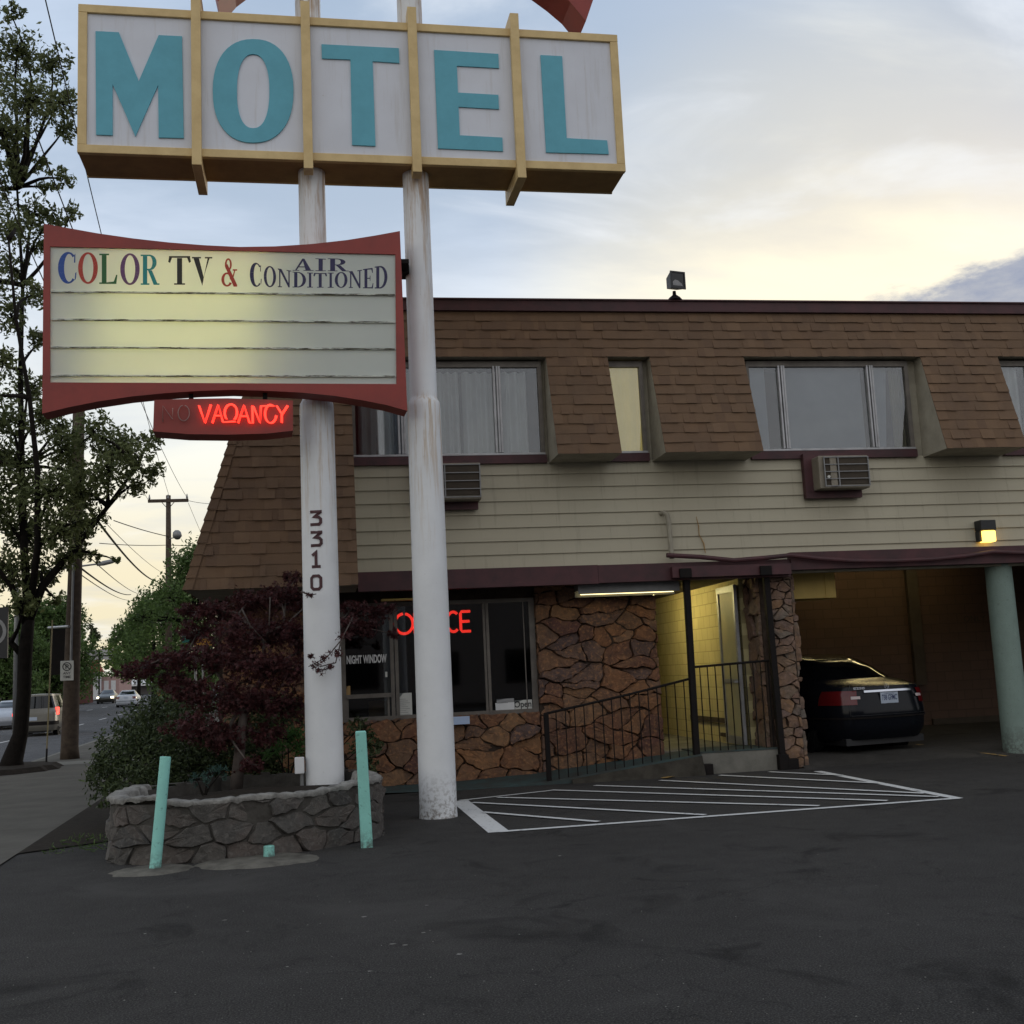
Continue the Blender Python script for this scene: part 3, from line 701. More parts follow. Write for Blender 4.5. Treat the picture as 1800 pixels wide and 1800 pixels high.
m = MB(); m.box(.27, 3.05, YO+.004, YO+.010, 1.05, 2.66); m.build('pane', 'office_glass', OW)
m = MB(); text_fit(m, 'NIGHT WINDOW', atY(609, 1150, YO-.012).x, atY(680, 1166, YO-.012).x, atY(645, 1166, YO).z, atY(645, 1151, YO).z, YO-.012, off=.035)
m.build('window_lettering', 'white', OW)
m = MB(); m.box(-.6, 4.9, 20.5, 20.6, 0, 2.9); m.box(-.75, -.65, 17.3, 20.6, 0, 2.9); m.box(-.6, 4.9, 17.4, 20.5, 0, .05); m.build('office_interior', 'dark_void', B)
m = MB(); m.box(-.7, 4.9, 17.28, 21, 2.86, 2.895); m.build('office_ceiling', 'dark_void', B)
# --- recess with yellow block wall, door and stone pillar
XW = 6.42
m = MB(); m.box(XW, XW+.12, 17.10, 23.0, 0, 2.9); m.build('yellow_block_wall', 'yblock', B)
m = MB(); m.box(4.9, XW+.12, 23.0, 23.1, 0, 2.9); m.build('recess_wall', 'yblock', B)
m = MB(); m.box(XW-.035, XW, 18.05, 19.9, .62, .70); m.box(XW-.035, XW, 18.05, 18.35, .40, .46); m.build('wall_rail', 'wood', B)
m = MB()
TP = lambda u, v, d: (u, 16.52-d, v)
stones(m, 6.60, 7.0, .0, 2.95, TP, .26, .15, .07, .004, 31, .03, warp=.4, drop=.25)
TPl = lambda u, v, d: (6.56-d, u, v)
stones(m, 16.52, 17.06, .30, 2.86, TPl, .30, .2, .07, .004, 33, drop=.25)
TPr = lambda u, v, d: (6.99+d, u, v)
stones(m, 16.5, 17.3, 0, 2.98, TPr, .30, .18, .08, .004, 34, .03, drop=.2)
m.build('stone_pillar', 'pillarstone', B)
m = MB(); m.box(6.52, 7.025, 16.485, 17.04, -.05, 3.67); m.box(6.56, 6.985, 17.045, 22.4, -.05, 3.67); m.build('pillar_core', 'mortar', B)
m = MB()   # open glass door hinged at the end of the pillar
dy0, dy1 = 17.05, 17.62; dx = 6.30
m.box(dx, dx+.05, dy0-.02, dy0+.05, .33, 2.80); m.box(dx, dx+.05, dy1+.15, dy1+.22, .33, 2.80); m.box(dx, dx+.05, dy0+.05, dy1+.15, 2.70, 2.80); m.box(dx, dx+.05, dy0+.05, dy1+.15, .33, .45); m.box(dx, dx+.05, dy0+.05, dy1+.15, 1.28, 1.34)
DR = m.build('entry_door', 'alum', B)
m = MB(); m.box(dx+.02, dx+.028, dy0+.05, dy1+.15, .45, 2.70); m.build('panel', dirty('door_lit_view_paint', (.46, .41, .22), (.30, .29, .20), .5, 2, .8), DR)  # opaque panel in place of glass, coloured like the lit wall and reflections
m = MB(); m.box(dx-.10, dx-.005, dy0-.06, dy0-.035, 1.285, 1.315); m.build('handle', 'alum', DR)
# --- porch landing, ramp
m = MB(); m.box(5.36, 6.60, 16.34, 17.3, -.05, .30); m.box(5.02, XW, 17.3, 23, -.05, .30); m.box(5.02, 5.355, YO+.002, 17.298, -.05, .30)
m.build('porch_landing', 'concrete', B, bevel=.01)
m = MB(); m.box(5.36, 6.60, 16.33, 17.25, .302, .318); m.build('porch_tread', 'tread', B)
m = MB()
m.add([(1.55, 16.25, .004), (2.95, 16.25, .03), (5.35, 16.25, .30), (5.35, YO-.03, .30), (2.95, YO-.03, .10), (1.55, YO-.03, .05), (1.55, 16.25, -.05), (5.35, 16.25, -.05), (-.2, YO-.03, .05), (-.2, 16.6, .02)], [(0, 1, 4, 5), (1, 2, 3, 4), (0, 6, 7, 2, 1), (5, 8, 9, 0)])
m.build('ramp', 'rampgreen', B)
m = MB()
m.add([(3.4, 16.235, .06), (5.352, 16.235, .275), (5.352, 16.235, -.02), (3.4, 16.235, -.02), (3.4, 16.17, .0), (5.352, 16.12, .0)], [(3, 2, 1, 0), (0, 1, 5, 4)])
m.build('ramp_kerb', dirty('dark_ramp_concrete', (.060, .054, .044), (.03, .027, .022), .95, 4, 1, bump=.6), B)
# --- black support posts
for x, tx in ((5.285, 5.31), (6.60, 6.555)):
    p = MB(); bx = x
    p.add([(bx+dx+(tx-x)*t, 16.30+dy, zz_) for zz_, t in ((0, 0), (2.98, 1)) for dx, dy in ((-.045, -.045), (.045, -.045), (.045, .045), (-.045, .045))], [(0, 1, 5, 4), (1, 2, 6, 5), (2, 3, 7, 6), (3, 0, 4, 7), (4, 5, 6, 7)])
    p.box(bx-.075, bx+.075, 16.225, 16.375, 0, .22); p.box(bx+.05, bx+.22, 16.22, 16.37, 0, .15)
    p.box(tx-.16, tx+.02, 16.07, 16.115, 2.86, 3.0)
    p.build('support_post', 'blackmetal', B, bevel=.008)
# --- carport: walls and columns
m = MB(); m.box(6.99, XR, 22.4, 22.6, 0, 3.7); CW = m.build('carport_wall', 'bblock', B)
m = MB(); m.box(12.08, 12.32, 22.28, 22.39, .95, 3.67); m.box(12.40, XR, 22.33, 22.395, .12, .24); m.build('wall_pilaster', 'ceil', B)
m = MB(); text_fit(m, 'ONLY', 13.35, 13.85, 2.22, 2.34, 22.392, off=.0)
m.build('wall_lettering', 'ceil', B)
for cx in (10.55, 14.6, 18.6):
    m = MB(); m.lathe(cx, 16.56, [(.215, -.02), (.21, .02), (.205, 2.0), (.20, 2.99)], 32); m.build('carport_column', 'column', B, smooth=True)
m = MB(); m.box(7.0, 8.0, 17.02, 17.6, 2.54, 3.67); m.box(7.82, 7.835, 17.005, 17.015, 2.54, 3.67); m.build('soffit_box', 'yellowbox', B, bevel=.01)
# --- street side ground floor wall
m = MB(); m.box(-1.55, -1.502, 17.15, 29, -.1, 2.9); m.build('side_wall', 'mortar', B)

# ------------------------------------------------------------------ things fixed to the motel
def ac_unit(x0, x1, z0, z1, label, knob):
    A = thing('air_conditioner', (x0, 16.3, z0), label, 'air conditioner', 'air conditioners below the upper windows')
    yf = 15.93
    m = MB(); m.box(x0, x1, yf+.03, 16.32, z0, z1); m.build('case', 'tanac', A, bevel=.01)
    m = MB(); m.box(x0+.08, x1-.02, yf+.015, yf+.028, z0+.06, z1-.02); m.build('louvre', 'ceil', A)
    m = MB()
    for k in range(5): zq = z0+.03+(z1-z0-.06)*k/4; m.box(x0+.07, x1-.01, yf-.012, yf, zq-.006, zq+.006)
    for xq in (x0+.075, x0+.30, x1-.015): m.box(xq-.008, xq+.008, yf-.010, yf+.012, z0+.03, z1-.02)
    m.build('grille', 'steelgrey', A)
    m = MB(); m.box(x0-.13, x1-.02, 16.20, 16.30, z0-.11, z1+.08); m.build('surround', 'maroon', A)
    if knob:
        m = MB(); m.box(x0+.17, x0+.27, yf, yf+.014, z0+.04, z1-.03); m.build('side_panel', 'tanac', A)
        m = MB(T=lambda a, b, c: (a, c, b)); m.lathe(x0+.13, z0+.17, [(.022, yf-.02), (.022, yf+.014)], 16); m.build('knob', 'paper', A)
ac_unit(7.40, 8.20, 4.13, 4.63, 'tan window air conditioner with a white knob under the grey blind window', True)
ac_unit(1.42, 2.24, 4.08, 4.61, 'dark-grilled air conditioner partly hidden behind the right white pole', False)
# wall lamp
WL = thing('wall_lamp', (10.21, 16.33, 3.4), 'lit amber wall lamp on the siding above the carport', 'lamp')
m = MB(); m.box(10.07, 10.33, 16.14, 16.33, 3.45, 3.61); m.box(10.07, 10.12, 16.22, 16.33, 3.28, 3.45); m.build('housing', 'black', WL, bevel=.012)
m = MB(); m.box(10.125, 10.325, 16.16, 16.325, 3.27, 3.447); m.build('lens', 'lampglow', WL, bevel=.02)
# roof floodlight
FL = thing('floodlight', (5.45, 16.35, 7.19), 'square black floodlight on the roof edge', 'floodlight')
m = MB(); m.lathe(5.45, 16.36, [(.12, 7.19), (.09, 7.23), (.03, 7.28), (.025, 7.34)], 16); m.build('base', 'blackmetal', FL)
a_ = radians(14); TQ = lambda u, v, z: (5.46+.82*(u*cos(a_)-v*sin(a_)), 16.33+.82*(u*sin(a_)+v*cos(a_)), 7.34+.84*(z-7.34))
m = MB(T=TQ); m.add([(-.15, -.10, 7.35), (.15, -.10, 7.35), (.15, -.10, 7.66), (-.15, -.10, 7.66), (-.11, .12, 7.40), (.11, .12, 7.40), (.11, .12, 7.60), (-.11, .12, 7.60)], [(0, 1, 2, 3), (1, 5, 6, 2), (5, 4, 7, 6), (4, 0, 3, 7), (3, 2, 6, 7), (0, 4, 5, 1)])
m.box(-.16, .16, -.125, -.10, 7.34, 7.37); m.box(-.16, .16, -.125, -.10, 7.64, 7.67); m.box(-.16, -.13, -.125, -.10, 7.37, 7.64); m.box(.13, .16, -.125, -.10, 7.37, 7.64)
m.build('housing', 'black', FL)
m = MB(T=TQ); m.box(-.13, .13, -.112, -.104, 7.37, 7.64); m.build('lens', 'carglass', FL)
m = MB(T=TQ); m.add([(-.11, -.1135, 7.40), (.10, -.1135, 7.40), (.08, -.1135, 7.44), (.0, -.1135, 7.50), (-.06, -.1135, 7.51), (-.11, -.1135, 7.47)], [tuple(range(6))]); m.build('reflector', 'steelgrey', FL)
# fluorescent ceiling lights
def fluor(p0, p1, z, label, tube='fluor', lip=.045):
    p0, p1 = Vector(p0), Vector(p1); c = (p0+p1)/2; e = (p1-p0).normalized(); n_ = Vector((-e.y, e.x)); hl = (p1-p0).length/2
    T_ = lambda a, b, q_: (c.x+e.x*a+n_.x*b, c.y+e.y*a+n_.y*b, q_)
    A = thing('ceiling_light', (c.x, c.y, z+.12), label, 'light')
    m = MB(T_); m.box(-hl, hl, -.13, .13, z+.04, z+.13); m.box(-hl, hl, -.135, -.115, z-lip+.03, z+.04); m.box(-hl, hl, .115, .135, z-lip, z+.04); m.build('housing', 'steelgrey', A)
    m = MB(); m.tube([T_(-hl+.06, 0, z), T_(hl-.06, 0, z)], .019, 10); m.build('tube', tube, A); return A
fluor((3.70, 16.62), (5.26, 16.62), 2.715, 'lit fluorescent light under the overhang above the ramp')
fluor((5.30, 18.3), (5.34, 20.2), 2.74, 'lit fluorescent light on the recess ceiling washing the yellow block wall', 'fluor_strong', .0)
fluor((9.0, 21.2), (12.8, 21.2), 3.52, 'lit fluorescent light on the carport ceiling mirrored in the rear glass of the black sedan', 'fluor_dim', .0)
m = MB(); m.box(.80, 1.62, 16.60, 16.78, 2.715, 2.74); m.build('lit_edge_strip', 'yellowbox', B)  # yellow-painted strip standing for a dim lit edge above the office window
# neon OFFICE sign inside the window
NY = YO+.06
NS = thing('neon_sign', (1.6, NY, 2.2), 'red neon sign reading OFFICE inside the office window', 'sign')
def neon(mb, strokes, x0, x1, z0, z1, y, r):
    for st in strokes: mb.tube([(x0+(x1-x0)*a, y, z0+(z1-z0)*b) for a, b in st], r, 8)
arc = lambda cx, cy, rx, ry, a0, a1, n=18: [(cx+rx*cos(radians(a0+(a1-a0)*i/n)), cy+ry*sin(radians(a0+(a1-a0)*i/n))) for i in range(n+1)]
GL = {'O': [arc(.5, .5, .5, .5, 95, 440, 28)], 'F': [[(0, 0), (0, 1), (.9, 1)], [(0, .52), (.75, .52)]], 'I': [[(.5, 0), (.5, 1)]],
      'C': [arc(.55, .5, .5, .5, 50, 310)], 'E': [[(1, 1), (.1, 1), (0, .9), (0, .1), (.1, 0), (1, 0)], [(0, .5), (.9, .5)]]}
xL = atY(693, 1095, NY).x; xE1 = atY(826, 1095, NY).x
z0n = atY(760, 1112, NY).z; z1n = atY(760, 1077, NY).z
wds = [('O', .27), ('F', .17), ('F', .17), ('I', .06), ('C', .19), ('E', .15)]
tot = sum(q for _, q in wds); gapn = (xE1-xL-tot)/5
m = MB(); x = xL+.01
for ch, wd in wds: neon(m, GL[ch], x, x+wd, z0n, z1n, NY, .021); x += wd+gapn
m.build('neon_tube', 'neon', NS, smooth='all')
m = MB(); m.box(xL, xE1, NY+.05, NY+.055, z0n+.05, z0n+.07); m.box(xL, xE1, NY+.05, NY+.055, z1n-.07, z1n-.05); m.build('frame', 'blackmetal', NS)
# notices in the window
def onY(px0, py0, px1, py1, Y):
    a = atY(px0, py0, Y); b = atY(px1, py1, Y); return a.x, b.x, b.z, a.z
def card(name, box, Y, mat, label, cat, txt=None, tmat='black', fold=.012):
    x0, x1, z0, z1 = box
    m = MB(); m.add([(x0, Y, z0), (x1, Y, z0), (x1, Y+fold*.3, z1), (x0, Y+fold, z1), (x0, Y+.003, z0), (x1, Y+.003, z0), (x1, Y+fold*.3+.003, z1), (x0, Y+fold+.003, z1)], [(0, 1, 2, 3), (7, 6, 5, 4), (0, 4, 5, 1), (1, 5, 6, 2), (2, 6, 7, 3), (3, 7, 4, 0)])
    o = m.build(name, mat); o['label'] = label; o['category'] = cat
    if txt:
        t = MB()
        for body, (u0, u1, v0, v1), off in txt: text_fit(t, body, x0+(x1-x0)*u0, x0+(x1-x0)*u1, z0+(z1-z0)*v0, z0+(z1-z0)*v1, Y-.003, off)
        t.build('lettering', tmat, o)
    return o
GY = YO-.004
c = card('paper_notice', onY(696, 1219, 725, 1259, GY), GY, 'paper', 'white paper notice with torn top taped in the window beside the right pole', 'notice')
t = MB(); x0, x1, z0, z1 = onY(696, 1219, 725, 1259, GY)
for k in range(9): t.box(x0+.02, x1-.03-.03*(k % 3), GY-.003, GY-.002, z0+.03+k*.028, z0+.035+k*.028)
t.build('lettering', 'steelgrey', c)
card('open_sign', onY(905, 1231, 936, 1248, GY), GY, 'paper', 'small sign reading Open at the right corner of the office window', 'sign', [('Open', (-.05, .95, .12, .92), .012)])
card('paper_notice', onY(871, 1236, 905, 1249, GY-.006), GY-.006, 'white', 'blank white card in the office window beside the Open sign', 'notice')
card('window_sticker', onY(873, 1229, 904, 1235, GY), GY, 'steelgrey', 'small grey strip sticker above the blank white card', 'sticker')
card('window_sticker', onY(608, 1206, 616, 1222, GY), GY, 'goldside', 'small red and tan sticker beside the left pole in the night window', 'sticker')
card('window_latch', onY(677, 1181, 681, 1190, GY-.02), GY-.02, 'paper', 'small white latch on the night window frame', 'latch')
x0, x1, z0, z1 = onY(648, 1233, 683, 1262, YO+.2)
m = MB(); m.box(x0, x1, YO+.2, YO+.4, z0, z1); o = m.build('counter_box', 'goldside'); setp(o, 'ochre box standing behind the lower night window pane', 'box')
# brochure tray on the wall
x0, x1, z0, z1 = onY(790, 1262, 825, 1271, 16.98)
m = MB(); m.box(x0, x1, 16.92, 17.09, z0-.01, z0); m.box(x0, x1, 16.92, 16.93, z0, z1+.015); m.box(x1-.01, x1, 16.93, 17.09, z0, z1+.01)
o = m.build('letter_tray', 'bluewhite', org=(x0, 17, z0)); setp(o, 'pale blue tray under the office window sill beside the right white pole', 'tray')
# railing
RL = thing('railing', (3.0, 16.3, 0), 'black metal railing rising along the ramp to the first support post', 'railing', 'black railings by the office door')
yr = 16.32; pA, pB, pC = atY(957, 1255, yr), atY(1100, 1222, yr), atY(1213, 1193, yr)
def rz(x): return pA.z+(x-pA.x)*(pB.z-pA.z)/(pB.x-pA.x) if x < pB.x else pB.z+(x-pB.x)*(pC.z-pB.z)/(pC.x-pB.x)
m = MB(); m.tube([pA, pB, pC], .018, 8); m.build('handrail', 'blackmetal', RL)
m = MB(); m.box(pA.x-.01, pA.x+.055, yr-.03, yr+.03, 0, pA.z+.01); m.build('newel_post', 'blackmetal', RL)
n = 15
for k in range(1, n+1):
    x = pA.x+.03+(pC.x-pA.x-.05)*k/(n+.6); zb_ = max(.03, .03+(x-2.95)/2.4*.27)
    m = MB(); m.box(x-.007, x+.007, yr-.007, yr+.007, zb_, rz(x)); m.build('baluster', 'blackmetal', RL)
RL2 = thing('railing', (5.9, 16.4, .3), 'black metal railing on the porch landing between the two support posts', 'railing', 'black railings by the office door')
yr = 16.42; q0, q1 = atY(1216, 1173, yr), atY(1352, 1161, yr)
m = MB(); m.tube([q0, q1], .018, 8); m.build('handrail', 'blackmetal', RL2)
for k in range(10):
    x = q0.x+.12+(q1.x-q0.x-.1)*k/9.4
    m = MB(); m.box(x-.007, x+.007, yr-.007, yr+.007, .318, q0.z+(q1.z-q0.z)*(x-q0.x)/(q1.x-q0.x)); m.build('baluster', 'blackmetal', RL2)

# ================================================================== PYLON SIGN
PL, PR, PYY = -.05, 1.222, 13.385
S = thing('motel_sign', (.6, PYY, 0), 'tall pylon sign reading MOTEL above a red-framed letter board on two white poles', 'sign')
for px_, zb_ in ((PL, -.05), (PR, 0)):
    m = MB(); m.lathe(px_, PYY, [(.222, zb_), (.216, .05), (.212, 1.5), (.200, 4.80), (.196, 4.86), (.172, 4.90), (.166, 4.93), (.160, 7.6), (.152, 12.4)], 48)
    P_ = m.build('pole', 'pole', S, smooth=True)
# address digits on the left pole, bent round it
def on_pole(px_, r): 
    return lambda a, d, z: (px_+(r+d)*sin(a/r), PYY-(r+d)*cos(a/r), z)
def stroke(mb, pts, wd, d, closed=False):
    """flat polyline of width wd in (u,v), mitred"""
    P = [Vector(p) for p in pts]; n = len(P); Lq = []
    for i in range(n):
        a = P[(i-1) % n] if (closed or i > 0) else None; b = P[(i+1) % n] if (closed or i < n-1) else None
        d1 = (P[i]-a).normalized() if a is not None else None; d2 = (b-P[i]).normalized() if b is not None else None
        if d1 is None: d1 = d2
        if d2 is None: d2 = d1
        t = (d1+d2).normalized() if (d1+d2).length > 1e-6 else d1
        nn = Vector((-t.y, t.x)); s_ = 1/max(.45, abs(nn.dot(Vector((-d1.y, d1.x)))))
        Lq.append((P[i]+nn*wd/2*s_, P[i]-nn*wd/2*s_))
    vs = [(p.x, d, p.y) for pr in Lq for p in pr]
    k = n if closed else n-1
    mb.add(vs, [(2*i, 2*i+1, 2*((i+1) % n)+1, 2*((i+1) % n)) for i in range(k)])
rp = .209; m = MB(T=on_pole(PL, rp))
D3 = [(.05, .95), (.93, .95), (.93, .90), (.45, .60), (.80, .55), (.95, .42), (.95, .18), (.80, .05), (.05, .05)]
D1 = [[(.15, .80), (.52, 1.0), (.52, .05)], [(.1, .04), (.95, .04)]]
D0 = [(.25, .95), (.75, .95), (.95, .80), (.95, .20), (.75, .05), (.25, .05), (.05, .20), (.05, .80)]
def dig(strs, pcx, py0, py1, wpx=19, closed=False):
    a0 = atY(pcx, py1, PYY-rp); a1 = atY(pcx, py0, PYY-rp); h = a1.z-a0.z; wd = wpx/FPX*14.0
    u0 = a0.x-PL-wd/2
    for s_ in strs: stroke(m, [(u0+a*wd, a0.z+b*h) for a, b in s_], .034, .006, closed)
dig([D3], 554.5, 898, 923); dig([D3], 555.5, 934, 960); dig(D1, 555.5, 971, 997, 17); dig([D0], 556, 1011, 1037, 17, True)
m.build('house_number', 'maroon', S)
# --- MOTEL box, turned about a degree
class Plane:
    def __init__(s, p0, adeg): s.p = Vector(p0); a = radians(adeg); s.e = Vector((cos(a), sin(a), 0)); s.n = Vector((-sin(a), cos(a), 0))
    def T(s, u, d, z): q = s.p+s.e*u+s.n*d; return (q.x, q.y, z)
    def uv(s, px, py):
        d = ray(px, py); t = (s.p-CAM).dot(s.n)/d.dot(s.n); q = CAM+d*t; return (q-s.p).dot(s.e), q.z
PM = Plane((.57, 13.07, 0), 1.05)
uL, uR = -3.27, 3.27; zB, zT = 7.765, 9.60; DEP = .66
m = MB(PM.T); m.box(uL, uR, .03, DEP, zB, zT); BX = m.build('sign_box', 'goldside', S)
m = MB(PM.T); m.box(uL+.06, uR-.06, .012, .029, zB+.06, zT-.06); m.build('sign_face', 'signface', BX)
m = MB(PM.T); fw = .095
m.box(uL-.006, uR+.006, -.02, .05, zB-.006, zB+fw); m.box(uL-.006, uR+.006, -.02, .05, zT-fw, zT+.006)
m.box(uL-.006, uL+fw, -.018, .05, zB+fw, zT-fw); m.box(uR-fw, uR+.006, -.018, .05, zB+fw, zT-fw)
m.box(uL-.008, uR+.008, DEP-.03, DEP+.012, zB-.008, zB+fw)
m.build('frame', 'gold', BX, bevel=.006)
for i, (pxc, ptop, pbot) in enumerate([(346, -14, 296), (539, 10, 302), (727, 20, 308), (907, 31, 318)]):
    uc = PM.uv(pxc, 150)[0]; zt = PM.uv(pxc, ptop)[1]; zb_ = PM.uv(pxc+4, pbot)[1]
    m = MB(PM.T); hw = .055
    m.box(uc-hw, uc+hw, -.10, -.021, zb_, zt)
    if i in (0, 3): m.box(uc-hw, uc+hw, -.021, DEP+.10, zb_, zB-.010); m.box(uc-hw, uc+hw, DEP+.013, DEP+.10, zB-.01, zt); m.box(uc-hw, uc+hw, -.021, DEP+.10, zT+.010, zt)
    else: m.box(uc-hw, uc+hw, -.021, .10, zb_, zB-.010); m.box(uc-hw, uc+hw, -.021, .12, zT+.010, zt)
    m.build('rib', 'gold', BX, bevel=.005)
LT = {
 'M': [[(168, 55), (209, 57), (244, 143), (279, 62), (320, 64), (323, 243), (279, 242), (278, 150), (238, 240), (198, 148), (198, 238), (169, 237)]],
 'T': [[(565, 78), (701, 85), (702, 111), (655, 108), (660, 257), (619, 255), (616, 105), (566, 103)]],
 'E': [[(763, 88), (876, 95), (877, 120), (803, 116), (805, 163), (876, 167), (877, 192), (806, 188), (808, 238), (883, 242), (884, 266), (770, 261)]],
 'L': [[(950, 97), (988, 99), (996, 243), (1067, 247), (1070, 271), (960, 268)]]}
for k_, polys in LT.items():
    m = MB(PM.T)
    for pl in polys: m.prism([PM.uv(*p) for p in pl], -.006, .0119)
    m.build('letter', 'teal', BX)
m = MB(PM.T); n = 48; vo = []; vi = []
for k in range(n):
    a = 2*pi*k/n; c_, s_ = cos(a), sin(a)
    sg = lambda v, e: math.copysign(abs(v)**e, v)
    vo.append(PM.uv(445+71*sg(c_, .88), 160+91*sg(s_, .88))); vi.append(PM.uv(445+28.5*sg(c_, .85), 160.5+65*sg(s_, .85)))
vs = [(u, -.006, z) for u, z in vo] + [(u, -.006, z) for u, z in vi] + [(u, .0119, z) for u, z in vo] + [(u, .0119, z) for u, z in vi]
fs = []
for k in range(n):
    j = (k+1) % n; fs += [(k, j, n+j, n+k), (k, 2*n+k, 2*n+j, j), (n+k, n+j, 3*n+j, 3*n+k)]
m.add(vs, fs); m.build('letter', 'teal', BX)
# --- red sign above, mostly out of the picture
PU = Plane((1.17, 13.10, 0), 1.05)
arcp = []; ua, za = PU.uv(383, 3); ub, zb2 = PU.uv(1030, 37)
for k in range(25):
    t = k/24; arcp.append((ua+(ub-ua)*t, za+(zb2-za)*t+1.15*sin(pi*t)**.75))
m = MB(PU.T); m.prism(arcp+[(ub+.28, zb2+.75), (ub+.55, 12.2), (ua-.45, 12.2), (ua-.15, zb2+.75)], 0, .5); m.build('crown_panel', 'redsign', S)
# --- letter board
PB = Plane((-1.03, 12.80, 0), 3.3)
q = lambda x, y: PB.uv(x, y)
top = [q(77+(703-77)*t, y) for t, y in [(0, 393), (.07, 401), (.15, 410), (.25, 419), (.35, 426), (.45, 431), (.55, 434), (.65, 433), (.75, 429), (.85, 422), (.93, 414), (1, 406)]]
bot = [q(x, y) for x, y in [(716, 722), (680, 712), (640, 704), (590, 696), (530, 690), (470, 687), (410, 685), (350, 687), (290, 691), (230, 697), (170, 706), (120, 716), (74, 727)]]
inn = [q(88, 433), q(695, 447), q(697, 675), q(88, 672)]
TH = .30
m = MB(PB.T)
outl = top+bot; n = len(outl)
m.add([(u, 0, z) for u, z in outl]+[(u, TH, z) for u, z in outl], [(i, (i+1) % n, n+(i+1) % n, n+i) for i in range(n)]+[tuple(range(2*n-1, n-1, -1))])
# front face as a frame round the panel opening
nt_ = len(top); nb_ = len(bot)
vs = [(u, 0, z) for u, z in outl]+[(u, 0, z) for u, z in inn]
i0, i1, i2, i3 = n, n+1, n+2, n+3
tt = [(inn[0][0]+(inn[1][0]-inn[0][0])*k/(nt_-1), inn[0][1]+(inn[1][1]-inn[0][1])*k/(nt_-1)) for k in range(nt_)]
bb_ = [(inn[2][0]+(inn[3][0]-inn[2][0])*k/(nb_-1), inn[2][1]+(inn[3][1]-inn[2][1])*k/(nb_-1)) for k in range(nb_)]
vs = [(u, 0, z) for u, z in outl]+[(u, 0, z) for u, z in tt]+[(u, 0, z) for u, z in bb_]
fs = [(k, k+1, n+k+1, n+k) for k in range(nt_-1)]+[(nt_+k, nt_+k+1, n+nt_+k+1, n+nt_+k) for k in range(nb_-1)]
fs += [(nt_-1, nt_, n+nt_, n+nt_-1), (n-1, 0, n, n+n-1)]
m.add(vs, fs)
ring_ = tt+bb_; m.add([(u, 0, z) for u, z in ring_]+[(u, .045, z) for u, z in ring_], [(i, n+i, n+(i+1) % n, (i+1) % n) for i in range(n)])
LB = m.build('letter_board', 'redsign', S)
pu0, pu1 = inn[0][0], inn[1][0]; pz1 = (inn[0][1]+inn[1][1])/2; pz0 = (inn[2][1]+inn[3][1])/2
m = MB(PB.T); m.prism([(a, b) for a, b in inn], .022, .026); PN = m.build('board_panel', 'panel', LB)
m = MB(PB.T)
ul0, ul1 = q(150, 560)[0], q(452, 560)[0]
for k in range(4):
    z_ = pz0+.15+(pz1-pz0-.3)*k/3; e0, e1 = PB.T(ul0+.06*k, .19, z_), PB.T(ul1-.05+.07*k, .19, z_)
    mm = MB(); mm.tube([e0, e1], .014, 8); m.v += []; b_ = len(m.v); m.v += mm.v; m.f += [tuple(b_+i for i in f) for f in mm.f]
m.build('inner_tube', 'tubelight', LB)
m = MB(PB.T)
m.add([(pu0-.01, .27, pz0-.05), (pu1+.01, .27, pz0-.05), (pu1+.01, .27, pz1+.05), (pu0-.01, .27, pz1+.05)], [(0, 1, 2, 3)])
m.build('reflector', 'white', LB)
for y0_, y1_ in ((512, 518), (561, 566), (610, 613), (660, 661)):
    a = q(90, y0_); b = q(694, y1_); m = MB(PB.T); hgt = .008
    m.add([(a[0], .0, a[1]-hgt), (b[0], .0, b[1]-hgt), (b[0], .0, b[1]+hgt), (a[0], .0, a[1]+hgt), (a[0], .0215, a[1]-hgt), (b[0], .0215, b[1]-hgt), (b[0], .0215, b[1]+hgt), (a[0], .0215, a[1]+hgt)], [(0, 1, 2, 3), (0, 4, 5, 1), (2, 6, 7, 3)])
    m.build('letter_track', 'track', LB)
